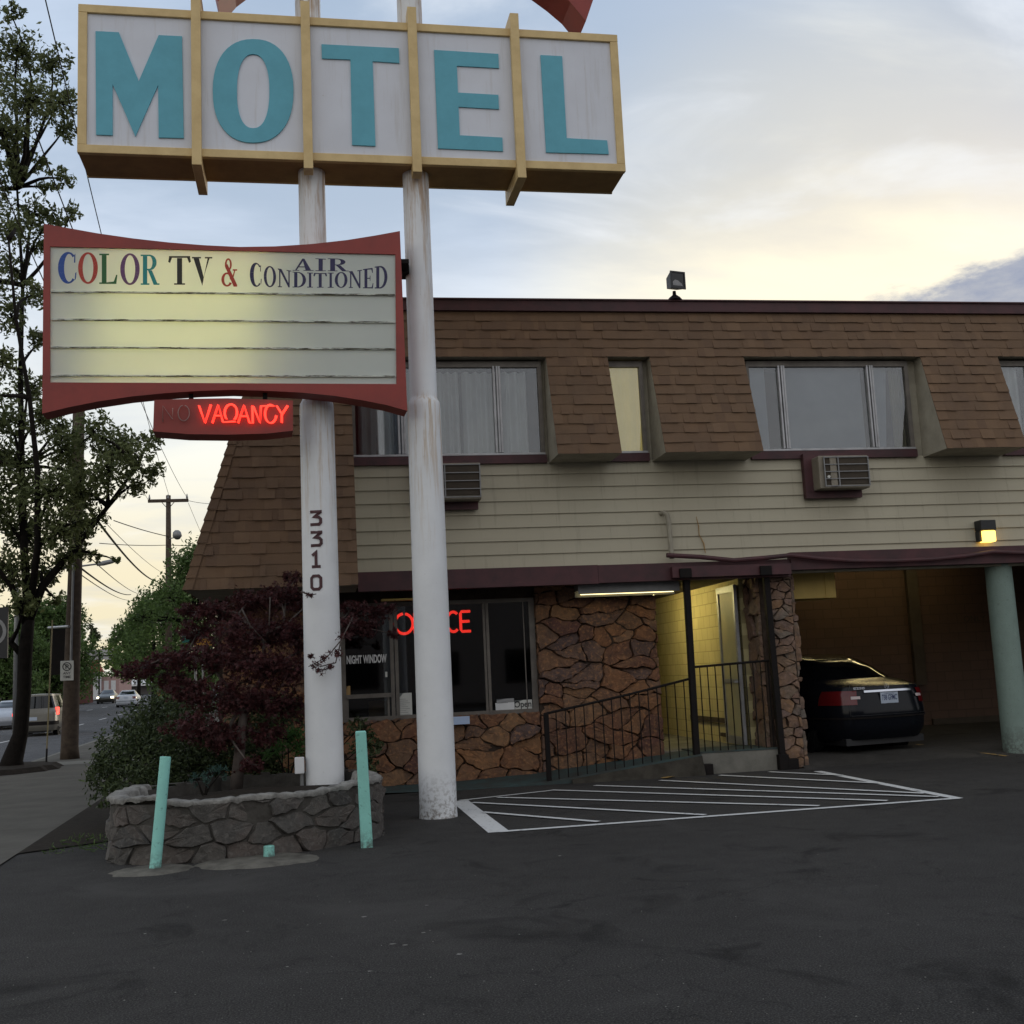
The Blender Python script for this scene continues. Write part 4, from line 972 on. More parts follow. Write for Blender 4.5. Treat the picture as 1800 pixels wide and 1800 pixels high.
# serif glyphs
def ring(cx, cy, rx, ry, ix, iy, a0=0, a1=360, n=30, icx=None):
    icx = cx if icx is None else icx; out_ = []
    for k in range(n):
        t0, t1 = radians(a0+(a1-a0)*k/n), radians(a0+(a1-a0)*(k+1)/n)
        out_.append([(cx+rx*cos(t0), cy+ry*sin(t0)), (cx+rx*cos(t1), cy+ry*sin(t1)), (icx+ix*cos(t1), cy+iy*sin(t1)), (icx+ix*cos(t0), cy+iy*sin(t0))])
    return out_
rc = lambda a, b, c, d: [(a, c), (b, c), (b, d), (a, d)]
SG = {
 'O': ring(.5, .5, .5, .5, .27, .44),
 'C': ring(.54, .5, .54, .5, .27, .44, 48, 312, 26, .60)+[[(.86, .66), (.93, .66), (.94, .95), (.88, .90)], [(.90, .10), (.97, .16), (1.0, .36), (.93, .34)]],
 'L': [rc(.14, .40, .05, .95), rc(0, .54, .95, 1), [(0, 0), (.94, 0), (1, .30), (.93, .30), (.80, .08), (.40, .05), (0, .05)]],
 'R': [rc(.12, .36, .05, .95), rc(0, .48, 0, .05), rc(0, .5, .95, 1), rc(.36, .5, .48, .53)]+ring(.48, .74, .40, .26, .17, .21, -90, 90, 14)+[[(.40, .48), (.62, .48), (.92, .05), (1.04, .05), (1.04, 0), (.72, 0)]],
 'T': [rc(.38, .62, .05, .93), rc(.24, .76, 0, .05), rc(0, 1, .94, 1), [(0, .94), (.14, .94), (.05, .76), (-.04, .80)], [(1, .94), (.86, .94), (.95, .76), (1.04, .80)]],
 'V': [[(.08, .95), (.36, .95), (.60, .30), (.53, 0)], [(.535, 0), (.605, .30), (.90, .95), (.80, .95)], rc(0, .46, .95, 1), rc(.66, 1.04, .95, 1)],
 '&': ring(.44, .78, .22, .22, .10, .16)+ring(.36, .25, .36, .25, .18, .19, 0, 330, 24)+[[(.22, .72), (.38, .80), (1.0, .06), (1.0, 0), (.78, 0)], [(.62, .22), (.70, .16), (.88, .56), (.82, .58)], rc(.72, 1.0, .56, .61)],
 'N': [rc(.10, .20, .05, .95), rc(.80, .90, .12, .95), [(.0, 1), (.28, 1), (.90, .10), (.90, 0), (.80, 0), (.16, .90), (0, .95)], rc(0, .32, 0, .05), rc(.66, 1.02, .95, 1)],
 'D': [rc(.12, .36, .05, .95), rc(0, .46, 0, .05), rc(0, .46, .95, 1)]+ring(.40, .5, .60, .5, .36, .44, -90, 90, 18),
 'I': [rc(.30, .70, .05, .95), rc(0, 1, 0, .05), rc(0, 1, .95, 1)],
 'E': [rc(.14, .42, .05, .95), [(0, 0), (.95, 0), (1, .26), (.94, .26), (.84, .06), (0, .05)], [(0, 1), (.92, 1), (.95, .76), (.89, .76), (.80, .94), (0, .95)], rc(.42, .70, .48, .53), rc(.66, .71, .38, .63)],
 'A': [[(.12, .05), (.20, .05), (.52, .86), (.46, 1)], [(.46, 1), (.56, 1), (.88, .05), (.62, .05)], rc(.26, .68, .28, .35), rc(0, .32, 0, .05), rc(.52, 1.0, 0, .05)]}
def letter(ch, quad, mat, d0=.0215):
    """quad: pixel corners bl, br, tr, tl on the photograph's sign face"""
    bl, br, tr, tl = [Vector(q(*p)) for p in quad]; m = MB(PB.T)
    for i, pl in enumerate(SG[ch]):
        d = d0-.0006*(i % 3)-.0002*i/10; pts = []
        for a, b in pl:
            p = (bl*(1-a)+br*a)*(1-b)+(tl*(1-a)+tr*a)*b; pts.append((p.x, d, p.y))
        m.add(pts, [tuple(range(len(pts)))])
    m.build('letter', mat, PN)
def paint(name, c): MAT[name] = dirty(name, c, tuple(x*.8 for x in c), .6, 8, .5); return name
cB, cR, cG, cP, cT, cK, cN = paint('blue_letter', (.02, .07, .30)), paint('red_letter', (.42, .04, .02)), paint('green_letter', (.02, .12, .03)), paint('purple_letter', (.13, .05, .14)), paint('turquoise_letter', (.01, .24, .24)), paint('black_letter', (.018, .016, .010)), paint('navy_letter', (.022, .018, .075))
sx = lambda x: 90+x/5; sy = lambda y: 430+y/5          # from the enlarged crop to photo pixels
for ch, x0, x1, yt, yb, mt in [('C', 57, 220, 58, 338, cB), ('O', 234, 408, 60, 340, cR), ('L', 420, 580, 74, 340, cG), ('O', 605, 776, 70, 350, cP), ('R', 785, 944, 82, 348, cT), ('T', 1034, 1220, 95, 347, cK), ('V', 1236, 1408, 103, 356, cK), ('&', 1495, 1634, 114, 364, cR)]:
    letter(ch, [(sx(x0), sy(yb)), (sx(x1), sy(yb)), (sx(x1), sy(yt)), (sx(x0), sy(yt))], mt)
tx = lambda x: 420+x/6; ty_ = lambda y: 430+y/6
for ch, x0, x1, tl_, tr_, bl_, br_ in [('C', 115, 240, 172, 195, 440, 440), ('O', 262, 392, 212, 226, 443, 443), ('N', 410, 550, 244, 268, 442, 445), ('D', 566, 708, 278, 286, 445, 445), ('I', 720, 782, 288, 290, 446, 446), ('T', 792, 925, 292, 293, 447, 447), ('I', 938, 1000, 290, 290, 448, 448), ('O', 1012, 1146, 284, 280, 450, 450), ('N', 1160, 1296, 276, 260, 450, 454), ('E', 1310, 1420, 252, 238, 454, 456), ('D', 1434, 1568, 226, 208, 456, 458)]:
    letter(ch, [(tx(x0), ty_(bl_)), (tx(x1), ty_(br_)), (tx(x1), ty_(tr_)), (tx(x0), ty_(tl_))], cN)
for ch, x0, x1, b in [('A', 566, 788, 268), ('I', 808, 918, 271), ('R', 938, 1150, 273)]:
    letter(ch, [(tx(x0), ty_(b)), (tx(x1), ty_(b+2)), (tx(x1), ty_(144)), (tx(x0), ty_(138))], cN, .0205)
m = MB(); e_ = PB.T(q(705, 455)[0], .1, q(705, 455)[1]); m.box(e_[0], PR-.15, e_[1]-.02, PYY, e_[2]-.02, e_[2]+.03); m.box(PR-.21, PR-.13, PYY-.15, PYY+.1, e_[2]-.05, e_[2]+.05)
m.build('bracket', 'blackmetal', S)
# --- NO VACANCY neon box
PV = Plane((-1.07, 12.72, 0), 3.3); v_ = lambda x, y: PV.uv(x, y)
ptsv = [v_(271, 703), v_(330, 701), v_(400, 700), v_(515, 704), v_(515, 757), v_(470, 762), v_(400, 764), v_(330, 763), v_(269, 758)]
m = MB(PV.T); m.prism(ptsv, 0, .34); VB = m.build('vacancy_box', 'redsign', S)
uu0, zz0 = v_(330, 690); uu1, _z = v_(470, 690)
for ub_ in (uu0, uu1-.05): m = MB(PV.T); m.box(ub_, ub_+.05, .18, .24, ptsv[1][1]-.02, zz0+.12); m.build('bracket', 'blackmetal', VB)
vx = lambda x: 250+x/6.207; vy = lambda y: 680+y/6.207
def tubes(name, mat, strokes, r):
    m = MB()
    for st in strokes:
        pts = [Vector(PV.T(v_(vx(x), vy(y))[0], -.035, v_(vx(x), vy(y))[1])) for x, y in st]; m.tube(pts, r, 8)
    m.build(name, mat, VB, smooth='all')
ell = lambda cx, cy, rx, ry, a0, a1, n=18: [(cx+rx*cos(radians(a0+(a1-a0)*i/n)), cy-ry*sin(radians(a0+(a1-a0)*i/n))) for i in range(n+1)]
tubes('unlit_tube', 'neonoff', [[(228, 390), (228, 215), (335, 365), (335, 240)], ell(455, 295, 62, 85, 100, 440)], .006)
VAC = [[(615, 210), (680, 400), (745, 200)], [(760, 400), (825, 200), (875, 390), (1010, 382)], [(790, 320), (850, 320)], ell(960, 290, 66, 92, 45, 225), ell(970, 285, 58, 90, 100, -60),
       [(1040, 400), (1105, 205), (1165, 400), (1200, 400), (1195, 215)], [(1070, 325), (1140, 325)], [(1205, 215), (1280, 400), (1290, 215), (1430, 212)], ell(1395, 300, 62, 100, 60, 350), [(1460, 212), (1515, 300), (1515, 395)], [(1515, 310), (1580, 210)]]
tubes('neon_tube', 'neon', VAC+[[(x+13, y+6) for x, y in st] for st in VAC], .0065)

# ================================================================== PLANTER, BOLLARDS
PTN = thing('stone_planter', (-.8, 12.3, 0), 'low curved dark stone planter with a pale coping round the left sign pole', 'planter')
front = [(-2.05, 12.9), (-2.13, 12.3), (-2.10, 11.75), (-1.92, 11.40), (-1.5, 11.20), (-1.1, 11.16), (-.6, 11.25), (-.1, 11.52), (.30, 11.82), (.50, 12.20), (.52, 12.75), (.42, 13.3)]
fv = []
for i in range(len(front)-1):
    p0 = front[max(0, i-1)]; p1 = front[i]; p2 = front[i+1]; p3 = front[min(len(front)-1, i+2)]
    for t in (0, .25, .5, .75):
        fv.append(tuple(.5*((2*p1[k])+(-p0[k]+p2[k])*t+(2*p0[k]-5*p1[k]+4*p2[k]-p3[k])*t*t+(-p0[k]+3*p1[k]-3*p2[k]+p3[k])*t**3) for k in (0, 1)))
fv.append(front[-1]); cum = [0]
for a, b in zip(fv[:-1], fv[1:]): cum.append(cum[-1]+math.dist(a, b))
def path(u):
    u = max(0, min(cum[-1]-1e-6, u))
    for i in range(len(cum)-1):
        if cum[i+1] >= u: break
    t = (u-cum[i])/(cum[i+1]-cum[i]); a, b = fv[i], fv[i+1]; d = Vector((b[0]-a[0], b[1]-a[1])).normalized()
    return Vector((a[0]+(b[0]-a[0])*t, a[1]+(b[1]-a[1])*t)), Vector((d.y, -d.x))
HP = .56
def rimh(x): return HP + (.045 if x < -1.6 else 0)+.01*sin(x*7)+ (.02 if x > .2 else 0)
def TPn(u, v, d):
    p, n_ = path(u); lean = (HP-v)*.05
    q_ = p+n_*(d+lean-.05); return (q_.x, q_.y, v)
m = MB(); stones(m, 0, cum[-1], -.02, HP-.03, TPn, .33, .165, .04, .006, 12, .012, warp=.35, drop=.08, jit=.27); m.build('stone_face', 'basalt', PTN)
m = MB(); N = 90
for k in range(N):
    u0, u1 = cum[-1]*k/N, cum[-1]*(k+1)/N
    a, na = path(u0); b, nb = path(u1)
    A3 = [a-na*.008, b-nb*.008]; 
    m.add([(A3[0].x, A3[0].y, -.05), (A3[1].x, A3[1].y, -.05), (A3[1].x, A3[1].y, HP-.02), (A3[0].x, A3[0].y, HP-.02)], [(0, 1, 2, 3)])
m.build('mortar_core', 'greymortar', PTN)
m = MB(); R = random.Random(5)
prof = []; N = 110; jit = [(R.uniform(-.022, .022), R.uniform(-.016, .016), R.uniform(-.01, .012)) for _ in range(N+1)]
for k in range(N+1):
    p, n_ = path(cum[-1]*k/N); j = jit[k]; h = rimh(p.x)
    ring3 = [(p+n_*(.012+j[0]*.6), h-.045+j[1]*.8), (p+n_*(.020+j[0]*.7), h-.012+j[2]*.6), (p+n_*(.0+j[1]), h+.003+j[2]*.6), (p-n_*(.14+j[1]), h+.002+j[1]*.5), (p-n_*(.17+j[0]), h-.02), (p-n_*(.21), h-.16)]
    prof += [(a.x, a.y, b) for a, b in ring3]
c6 = 6
m.add(prof, [(k*c6+i, (k+1)*c6+i, (k+1)*c6+i+1, k*c6+i+1) for k in range(N) for i in range(c6-1)])
m.build('coping', 'coping', PTN, smooth='all')
m = MB(); N = 40; pl = [path(cum[-1]*k/N) for k in range(N+1)]
m.add([(p.x-n_.x*.15, p.y-n_.y*.15, HP-.12) for p, n_ in pl]+[(-.8, 12.9, HP-.06)], [(k, k+1, N+1) for k in range(N)]+[(N, 0, N+1)])
m.build('planter_soil', 'soil', PTN)
# back rim of the planter
m = MB(); bp = [(-2.0, 12.75), (-1.3, 13.95), (-.5, 14.05), (.2, 13.9), (.42, 13.3)]; R = random.Random(8)
for a, b in zip(bp[:-1], bp[1:]):
    n = 8
    for k in range(n):
        t0, t1 = k/n, (k+1)/n; p = Vector((a[0]+(b[0]-a[0])*t0, a[1]+(b[1]-a[1])*t0)); q_ = Vector((a[0]+(b[0]-a[0])*t1, a[1]+(b[1]-a[1])*t1)); d = (q_-p).normalized(); n_ = Vector((-d.y, d.x))*.1
        h = HP-.0+R.uniform(-.02, .02)
        m.add([(*(p-n_), h), (*(q_-n_), h), (*(q_+n_), h-.01), (*(p+n_), h-.01), (*(p-n_), 0), (*(q_-n_), 0), (*(q_+n_), 0), (*(p+n_), 0)], [(0, 1, 2, 3), (4, 5, 1, 0), (6, 7, 3, 2)])
m.build('back_wall', 'greymortar', PTN)
# bollards
def blob(mb, cx, cy, rx, ry, h, seed):
    R = random.Random(seed); n = 36; r = [1+R.uniform(-.07, .07) for _ in range(n)]
    vs = [(cx+rx*r[k]*cos(2*pi*k/n), cy+ry*r[k]*sin(2*pi*k/n), .001) for k in range(n)]+[(cx+rx*.85*r[k]*cos(2*pi*k/n), cy+ry*.85*r[k]*sin(2*pi*k/n), h) for k in range(n)]+[(cx, cy, h*1.3)]
    mb.add(vs, [(k, (k+1) % n, n+(k+1) % n, n+k) for k in range(n)]+[(n+k, n+(k+1) % n, 2*n) for k in range(n)])
b0 = atZ(272, 1530); tY = atY(291, 1330, b0.y+.1)
BL = thing('bollard', tuple(b0), 'leaning mint green post in front of the left end of the stone planter', 'bollard', 'mint green bollards by the planter')
m = MB(); m.tube([b0-Vector((0, 0, .02)), tY], [.051, .049], 20); m.build('post', 'mint', BL, smooth=True, bevel=.006)
m = MB(); blob(m, b0.x-.02, b0.y-.02, .36, .30, .018, 1); m.build('concrete_footing', 'footing', BL, smooth='all')
b1 = atZ(645, 1489); t1_ = atY(634, 1285, b1.y)
BL = thing('bollard', tuple(b1), 'upright mint green square post between the planter and the right white pole', 'bollard', 'mint green bollards by the planter')
m = MB(); h = .057
m.add([(b1.x+dx, b1.y+dy, 0) for dx, dy in ((-h, -h), (h, -h), (h, h), (-h, h))]+[(t1_.x+dx, t1_.y+dy, t1_.z) for dx, dy in ((-h*.9, -h), (h*.9, -h), (h*.9, h), (-h*.9, h))], [(0, 1, 5, 4), (1, 2, 6, 5), (2, 3, 7, 6), (3, 0, 4, 7), (4, 5, 6, 7)])
m.build('post', 'mint', BL, bevel=.012)
b2 = atZ(473, 1510)
BL = thing('bollard', tuple(b2), 'cut-off stub of a mint green post on a round concrete footing', 'bollard', 'mint green bollards by the planter')
m = MB(); m.lathe(b2.x, b2.y, [(.052, .0), (.050, .115), (.042, .12), (.042, .05)], 20); m.build('post', 'mint', BL, smooth=True)
m = MB(); blob(m, b2.x-.08, b2.y-.12, .56, .38, .022, 4); m.build('concrete_footing', 'footing', BL, smooth='all')
# utility box by the pole
u_ = atY(527, 1345, 13.3)
UB = thing('junction_box', (u_.x, 13.3, .5), 'small white electrical box on a pipe beside the left sign pole', 'electrical box')
m = MB(); m.box(u_.x-.055, u_.x+.05, 13.22, 13.32, u_.z-.09, u_.z+.09); m.build('case', 'white', UB, bevel=.008)
m = MB(); m.tube([(u_.x+.02, 13.30, .3), (u_.x+.02, 13.30, u_.z-.09)], .02, 8); m.build('pipe', 'steelgrey', UB)

# ================================================================== PLANTS
def leaves(mb_v, mb_f, centers, size, R, shape='leaf', flat=0.0):
    """append leaf faces at the given centres (numpy)"""
    n = len(centers)
    nr = R.normal(size=(n, 3)); nr[:, 2] = nr[:, 2]*(1-flat)+flat*2.0; nr /= np.linalg.norm(nr, axis=1)[:, None]
    a = R.normal(size=(n, 3)); u = np.cross(nr, a); u /= np.linalg.norm(u, axis=1)[:, None]; v = np.cross(nr, u)
    s = size*R.uniform(.6, 1.35, size=(n, 1))
    if shape == 'leaf': outl = [(0, -1, 0), (.42, -.1, .12), (0, 1, 0), (-.42, -.1, .12)]; fc = [(0, 1, 2), (0, 2, 3)]
    elif shape == 'maple': outl = [(0, -1, 0), (.16, -.25, 0), (.95, .0, -.2), (.22, .15, 0), (.55, .95, -.15), (0, .35, .05), (-.55, .95, -.15), (-.22, .15, 0), (-.95, .0, -.2), (-.16, -.25, 0)]; fc = [tuple(range(10))]
    elif shape == 'blade': outl = [(-.10, -1, 0), (.10, -1, 0), (.13, .2, .15), (0, 1.2, 0), (-.13, .2, .15)]; fc = [(0, 1, 2, 3, 4)]
    k = len(outl); b = len(mb_v)
    arr = np.zeros((n, k, 3))
    for i, (p, q_, r) in enumerate(outl): arr[:, i] = centers + u*s*p*.5 + v*s*q_*.5 + nr*s*r*.5
    mb_v.extend(arr.reshape(-1, 3).tolist())
    for j in range(n):
        o = b+j*k
        for f in fc: mb_f.append(tuple(o+i for i in f))
def cluster_pts(R, c, r, n, squash=(1, 1, 1), sub=9):
    """points gathered in small sprigs inside an ellipsoid, so gaps stay open"""
    c = np.array(c); k = max(3, n//sub)
    d = R.normal(size=(k, 3)); d /= np.linalg.norm(d, axis=1)[:, None]; d *= (R.uniform(0, 1, size=(k, 1))**.42)*r*R.uniform(.75, 1.1, size=(k, 1))
    d *= np.array(squash); sp = np.repeat(c+d, sub, axis=0)
    return sp + R.normal(size=sp.shape)*r*.13, c+d
def branch(mb, p0, p1, r0, r1, R, bow=.08, n=5):
    p0, p1 = Vector(p0), Vector(p1); L_ = (p1-p0).length; o = Vector((R.uniform(-1, 1), R.uniform(-1, 1), R.uniform(-.3, .9)))*L_*bow
    pts = [p0.lerp(p1, t/n)+o*sin(pi*t/n)+Vector((R.uniform(-1, 1), R.uniform(-1, 1), R.uniform(-1, 1)))*L_*.012 for t in range(n+1)]
    mb.tube(pts, [r0+(r1-r0)*t/n for t in range(n+1)], 6 if r0 < .05 else 10); return pts
def crown_tree(name, label, trunk_pts, trunk_r, clusters, nleaf, lsize, leafmat, barkmat, seed, group=None, shape='leaf', flat=0, squash=(1, 1, 1), forks=None, cat='tree', twigs=True, sub=9, rb=.03):
    R = random.Random(seed); N = np.random.default_rng(seed)
    A = thing(name, tuple(trunk_pts[0]), label, cat, group); tm = MB()
    tm.tube(trunk_pts, trunk_r, 14)
    tp = [Vector(p) for p in trunk_pts]; fk = [Vector(f) for f in (forks or [])] or tp[len(tp)//2:]
    V = []; Fc = []
    for (c, r) in clusters:
        c = Vector(c); cand = [p for p in fk if p.z < c.z+.3] or fk
        src = min(cand, key=lambda p: (p-c).length)
        if twigs: branch(tm, src, c, min(rb*(1+r*.4), trunk_r[-1]*1.2 if isinstance(trunk_r, list) else .1), rb*.3, R, .1)
        pts, subs = cluster_pts(N, c, r, max(20, int(nleaf*r*r)), squash, sub)
        if twigs:
            for s_ in subs[:max(4, len(subs)//3)]: branch(tm, c, Vector(s_), rb*.32, rb*.1, R, .12, 3)
        leaves(V, Fc, pts, lsize, N, shape, flat)
    tm.build('trunk', barkmat, A, smooth='all')
    cm = MB(); cm.v = V; cm.f = Fc; cm.build('crown', leafmat, A); return A
# --- big street tree on the left
base_t = Vector((-6.72, 26.3, 0)); TY = 26.3
def tq(x, y, dy=0): return atY(x, y, TY+dy)
tr_pts = [base_t-Vector((0, 0, .1)), base_t+Vector((.02, 0, .25)), tq(36, 1290), tq(42, 1220), tq(44, 1150), tq(50, 1090)]
R = random.Random(2)
stems = [[tq(50, 1090), tq(75, 1030), tq(130, 965, .3), tq(190, 890, .5), tq(240, 820, .6)],
         [tq(50, 1090), tq(42, 960, .3), tq(38, 820, .5), tq(36, 650, .6), tq(40, 500, .6), tq(30, 330, .4)],
         [tq(46, 1100), tq(20, 1030, -.4), tq(-20, 980, -.8), tq(-80, 900, -1)],
         [tq(52, 1085), tq(66, 960, -.5), tq(66, 830, -1), tq(52, 700, -1.2), tq(28, 560, -1.5), tq(15, 420, -1.6)],
         [tq(42, 1155), tq(20, 1130), tq(-15, 1095, .2), tq(-60, 1050, .4)]]
cl = []
for x, y, r, dy in [(30, 90, 38, 0), (90, 110, 32, .8), (105, 180, 34, .2), (50, 180, 44, -1), (5, 230, 40, 0), (-40, 130, 60, 1), (20, 20, 20, 0), (-30, 330, 50, 0), (112, 230, 22, .5), (30, 245, 30, 1.3), (75, 290, 16, 0), (110, 315, 20, -.6), (80, 330, 16, .9), (125, 375, 18, .2), (60, 375, 30, .6), (20, 400, 34, -.6), (95, 385, 22, 1), (70, 430, 24, .9), (20, 470, 26, .8), (60, 520, 26, -.4), (20, 560, 26, 0), (70, 600, 22, .9), (5, 640, 28, 0), (55, 680, 30, .8), (75, 740, 30, -.4), (15, 740, 30, .6), (-30, 700, 50, -.5),
                   (110, 790, 34, .5), (165, 760, 34, 0), (210, 775, 28, 1), (262, 775, 22, .5), (268, 830, 22, .2), (235, 850, 26, .3), (190, 830, 36, -.3), (140, 860, 40, .5), (90, 870, 44, -.6), (40, 850, 46, .4), (15, 800, 34, 1), (-10, 900, 44, 0), (50, 940, 44, .9), (110, 930, 40, -.5), (160, 915, 26, .5), (20, 1000, 34, -.2), (75, 1000, 30, .6), (115, 985, 20, .2), (165, 975, 12, 0), (-30, 1010, 44, .2), (95, 1050, 12, .1), (205, 985, 9, .3), (40, 1060, 24, -.7), (240, 800, 24, -.6), (128, 935, 26, 1), (130, 880, 28, 1.4), (126, 830, 26, 1.2), (120, 770, 26, 1.4), (135, 970, 20, .9), (105, 745, 22, 1), (200, 800, 30, .8), (-60, 500, 70, 0), (-80, 820, 70, .5), (25, 300, 22, -.3)]:
    p = tq(x, y, dy); cl.append((tuple(p), r*1.12/FPX*27.5))
allf = [p for s_ in stems for p in s_[1:]]
ST = crown_tree('street_tree', 'large dark-trunked street tree with forked limbs at the left edge of the photo', [tuple(p) for p in tr_pts], [.33, .215, .155, .145, .15, .125], cl, 2150, .128, 'leaf', 'bark', 11, forks=allf, sub=8, rb=.045)
m = MB()
for s_, r0 in zip(stems, (.11, .10, .08, .085, .08)): m.tube([tuple(p) for p in s_], [r0*(1-.75*k/(len(s_)-1)) for k in range(len(s_))], 10)
m.build('limb', 'bark', ST, smooth='all')
m = MB(); blob(m, base_t.x-.1, base_t.y, 1.1, 1.6, .10, 9); o = struct(m.build('tree_pit', 'soil', org=tuple(base_t))); 
o.location = (base_t.x, base_t.y, .012); 
# --- red Japanese maple
def mq(x, y, Y): return tuple(atY(x, y, Y))
mp = []; R = random.Random(21)
for x, y, r, Y in [(235, 1180, 30, 14.3), (275, 1165, 32, 14.6), (320, 1160, 36, 14.2), (350, 1110, 34, 14.6), (330, 1075, 26, 15), (385, 1075, 38, 14.4), (440, 1060, 40, 14.8), (490, 1045, 36, 14.4), (540, 1060, 34, 14.6), (520, 1015, 22, 14.8), (420, 1110, 44, 14.0), (480, 1110, 46, 14.2), (530, 1120, 40, 14.0), (380, 1150, 44, 13.8), (440, 1165, 50, 13.7), (500, 1180, 46, 13.8), (330, 1215, 36, 13.9), (385, 1225, 44, 13.7), (445, 1235, 46, 13.6), (500, 1240, 40, 13.8), (350, 1280, 44, 13.5), (400, 1295, 36, 13.6), (440, 1345, 22, 13.2), (300, 1195, 28, 14.4),
                   (620, 1070, 26, 14.3), (665, 1075, 30, 14.6), (640, 1105, 26, 14.3), (610, 1100, 24, 14), (690, 1115, 16, 14.6), (560, 1010, 14, 14.4), (470, 1290, 30, 13.7)]:
    mp.append((mq(x, y, Y), r/FPX*14.6))
mt0 = Vector((-1.05, 13.55, .42)); mtr = [mt0, mt0+Vector((.05, .05, .5)), Vector(mq(430, 1240, 13.7)), Vector(mq(470, 1180, 13.8))]
fk = [Vector(mq(*p)) for p in ((430, 1240, 13.7), (470, 1180, 13.8), (460, 1120, 14.1), (500, 1100, 14.2), (380, 1180, 13.9), (330, 1150, 14.2), (520, 1150, 14.1), (420, 1080, 14.4), (590, 1110, 14.2), (400, 1290, 13.6))]
MP = crown_tree('japanese_maple', 'maroon-leaved Japanese maple growing behind the planter around the left sign pole', [tuple(p) for p in mtr], [.075, .06, .045, .03], mp, 8600, .066, 'maple', 'twig', 23, forks=fk, shape='maple', flat=.35, squash=(1.15, 1.15, .62), sub=14, rb=.016)
m = MB(); R = random.Random(3)
for a, b in ((0, 1), (0, 4), (4, 5), (1, 2), (2, 3), (1, 6), (2, 7), (6, 8), (0, 9)): branch(m, fk[a], fk[b], .026, .016, R, .08)
# the thin twigs that cross in front of the pole
tw = [[mq(620, 1085, 13.6), mq(600, 1125, 13.2), mq(575, 1155, 13.05), mq(542, 1172, 13.0)], [mq(600, 1125, 13.2), mq(590, 1165, 13.1), mq(562, 1172, 13.0)], [mq(530, 1040, 13.2), mq(545, 1046, 13.0), mq(556, 1044, 12.98)], [mq(425, 1070, 13.9), mq(440, 1100, 13.8), mq(468, 1130, 13.8)], [mq(475, 1050, 13.9), mq(473, 1100, 13.8)]]
for t in tw: m.tube(t, [.010, .008, .006, .004][:len(t)], 6)
m.build('limb', 'twig', MP, smooth='all')
N = np.random.default_rng(4); V = []; Fc = []
for x, y, s_ in ((553, 1168, 9), (570, 1155, 8), (590, 1150, 12), (562, 1180, 9), (605, 1120, 12), (545, 1046, 8), (615, 1090, 14), (580, 1172, 7), (546, 1153, 6)):
    c = np.array(mq(x, y, 13.0)); leaves(V, Fc, c+N.normal(size=(26, 3))*s_/FPX*13*np.array([.55, .4, .35]), .058, N, 'maple', .3)
mm = MB(); mm.v = V; mm.f = Fc; mm.build('leaf_sprig', 'maple', MP)
# --- shrubs
def shrub(name, label, cl, base, n, size, mat, seed, shape='leaf', squash=(1, 1, 1), flat=0, cat='shrub', group=None, sub=10):
    A = thing(name, tuple(base), label, cat, group); N = np.random.default_rng(seed); R = random.Random(seed); V = []; Fc = []; st = MB()
    for c, r in cl:
        pts, subs = cluster_pts(N, c, r, max(20, int(n*r*r)), squash, sub); leaves(V, Fc, pts, size, N, shape, flat)
        branch(st, base, c, .014, .006, R, .08)
        for s_ in subs[:10]: branch(st, c, Vector(s_), .006, .003, R, .1, 3)
    m_ = MB(); m_.v = V; m_.f = Fc; m_.build('foliage', mat, A); st.build('stem', 'bark', A); return A
scl = []
for x, y, r, Y in [(210, 1330, 44, 15.0), (190, 1370, 32, 14.6), (235, 1290, 44, 15.6), (270, 1260, 40, 16), (300, 1245, 32, 16.4), (260, 1330, 50, 15.0), (300, 1300, 50, 15.4), (320, 1350, 46, 14.8), (240, 1375, 36, 14.4), (200, 1395, 22, 14.0), (345, 1260, 40, 16), (360, 1330, 40, 15), (175, 1345, 20, 14.8), (290, 1370, 34, 14.4), (330, 1220, 24, 16.2)]:
    scl.append((Vector(mq(x, y, Y)), r/FPX*15.6))
shrub('evergreen_shrub', 'dense dark green shrub spreading beside the sidewalk left of the maple', [(c, r*1.12) for c, r in scl], (-2.0, 15.2, 0), 9500, .058, 'leaf_dark', 31, sub=12)
shrub('leafy_shrub', 'bright green broad-leaved shrub beside the lower part of the left pole', [(Vector(mq(x, y, 14.4)), r/FPX*14.6) for x, y, r in ((505, 1300, 30), (525, 1285, 24), (485, 1320, 24), (520, 1325, 22))], (-.5, 14.4, .4), 1400, .13, 'fern', 37, 'blade', flat=.2)
shrub('small_shrub', 'low blue green plant in the planter behind its front rim', [(Vector(mq(x, y, 12.6)), r/FPX*12.8) for x, y, r in ((365, 1362, 22), (390, 1358, 16), (345, 1368, 14))], (-1.3, 12.6, .45), 5000, .06, 'bluegreen', 38, 'blade')
shrub('filler_shrub', 'shadowy green shrub under the maple against the motel wall', [(Vector(mq(x, y, 15.2)), r/FPX*15.4) for x, y, r in ((450, 1290, 60), (500, 1260, 50), (400, 1340, 50), (350, 1320, 40), (450, 1350, 40), (330, 1270, 36), (640, 1310, 30), (630, 1280, 24), (650, 1340, 22), (480, 1350, 34))], (-.6, 15.2, 0), 5500, .07, 'leaf_dark', 39)
N = np.random.default_rng(40); V = []; Fc = []
cc = np.stack([N.uniform(-2.9, -2.25, 110), N.uniform(12.2, 13.6, 110), N.uniform(.01, .05, 110)], 1); leaves(V, Fc, cc, .07, N, 'blade')
mm = MB(); mm.v = V; mm.f = Fc; setp(mm.build('grass', 'leaf_mid'), 'thin grass and weeds at the foot of the planter by the sidewalk', 'grass', kind='stuff')

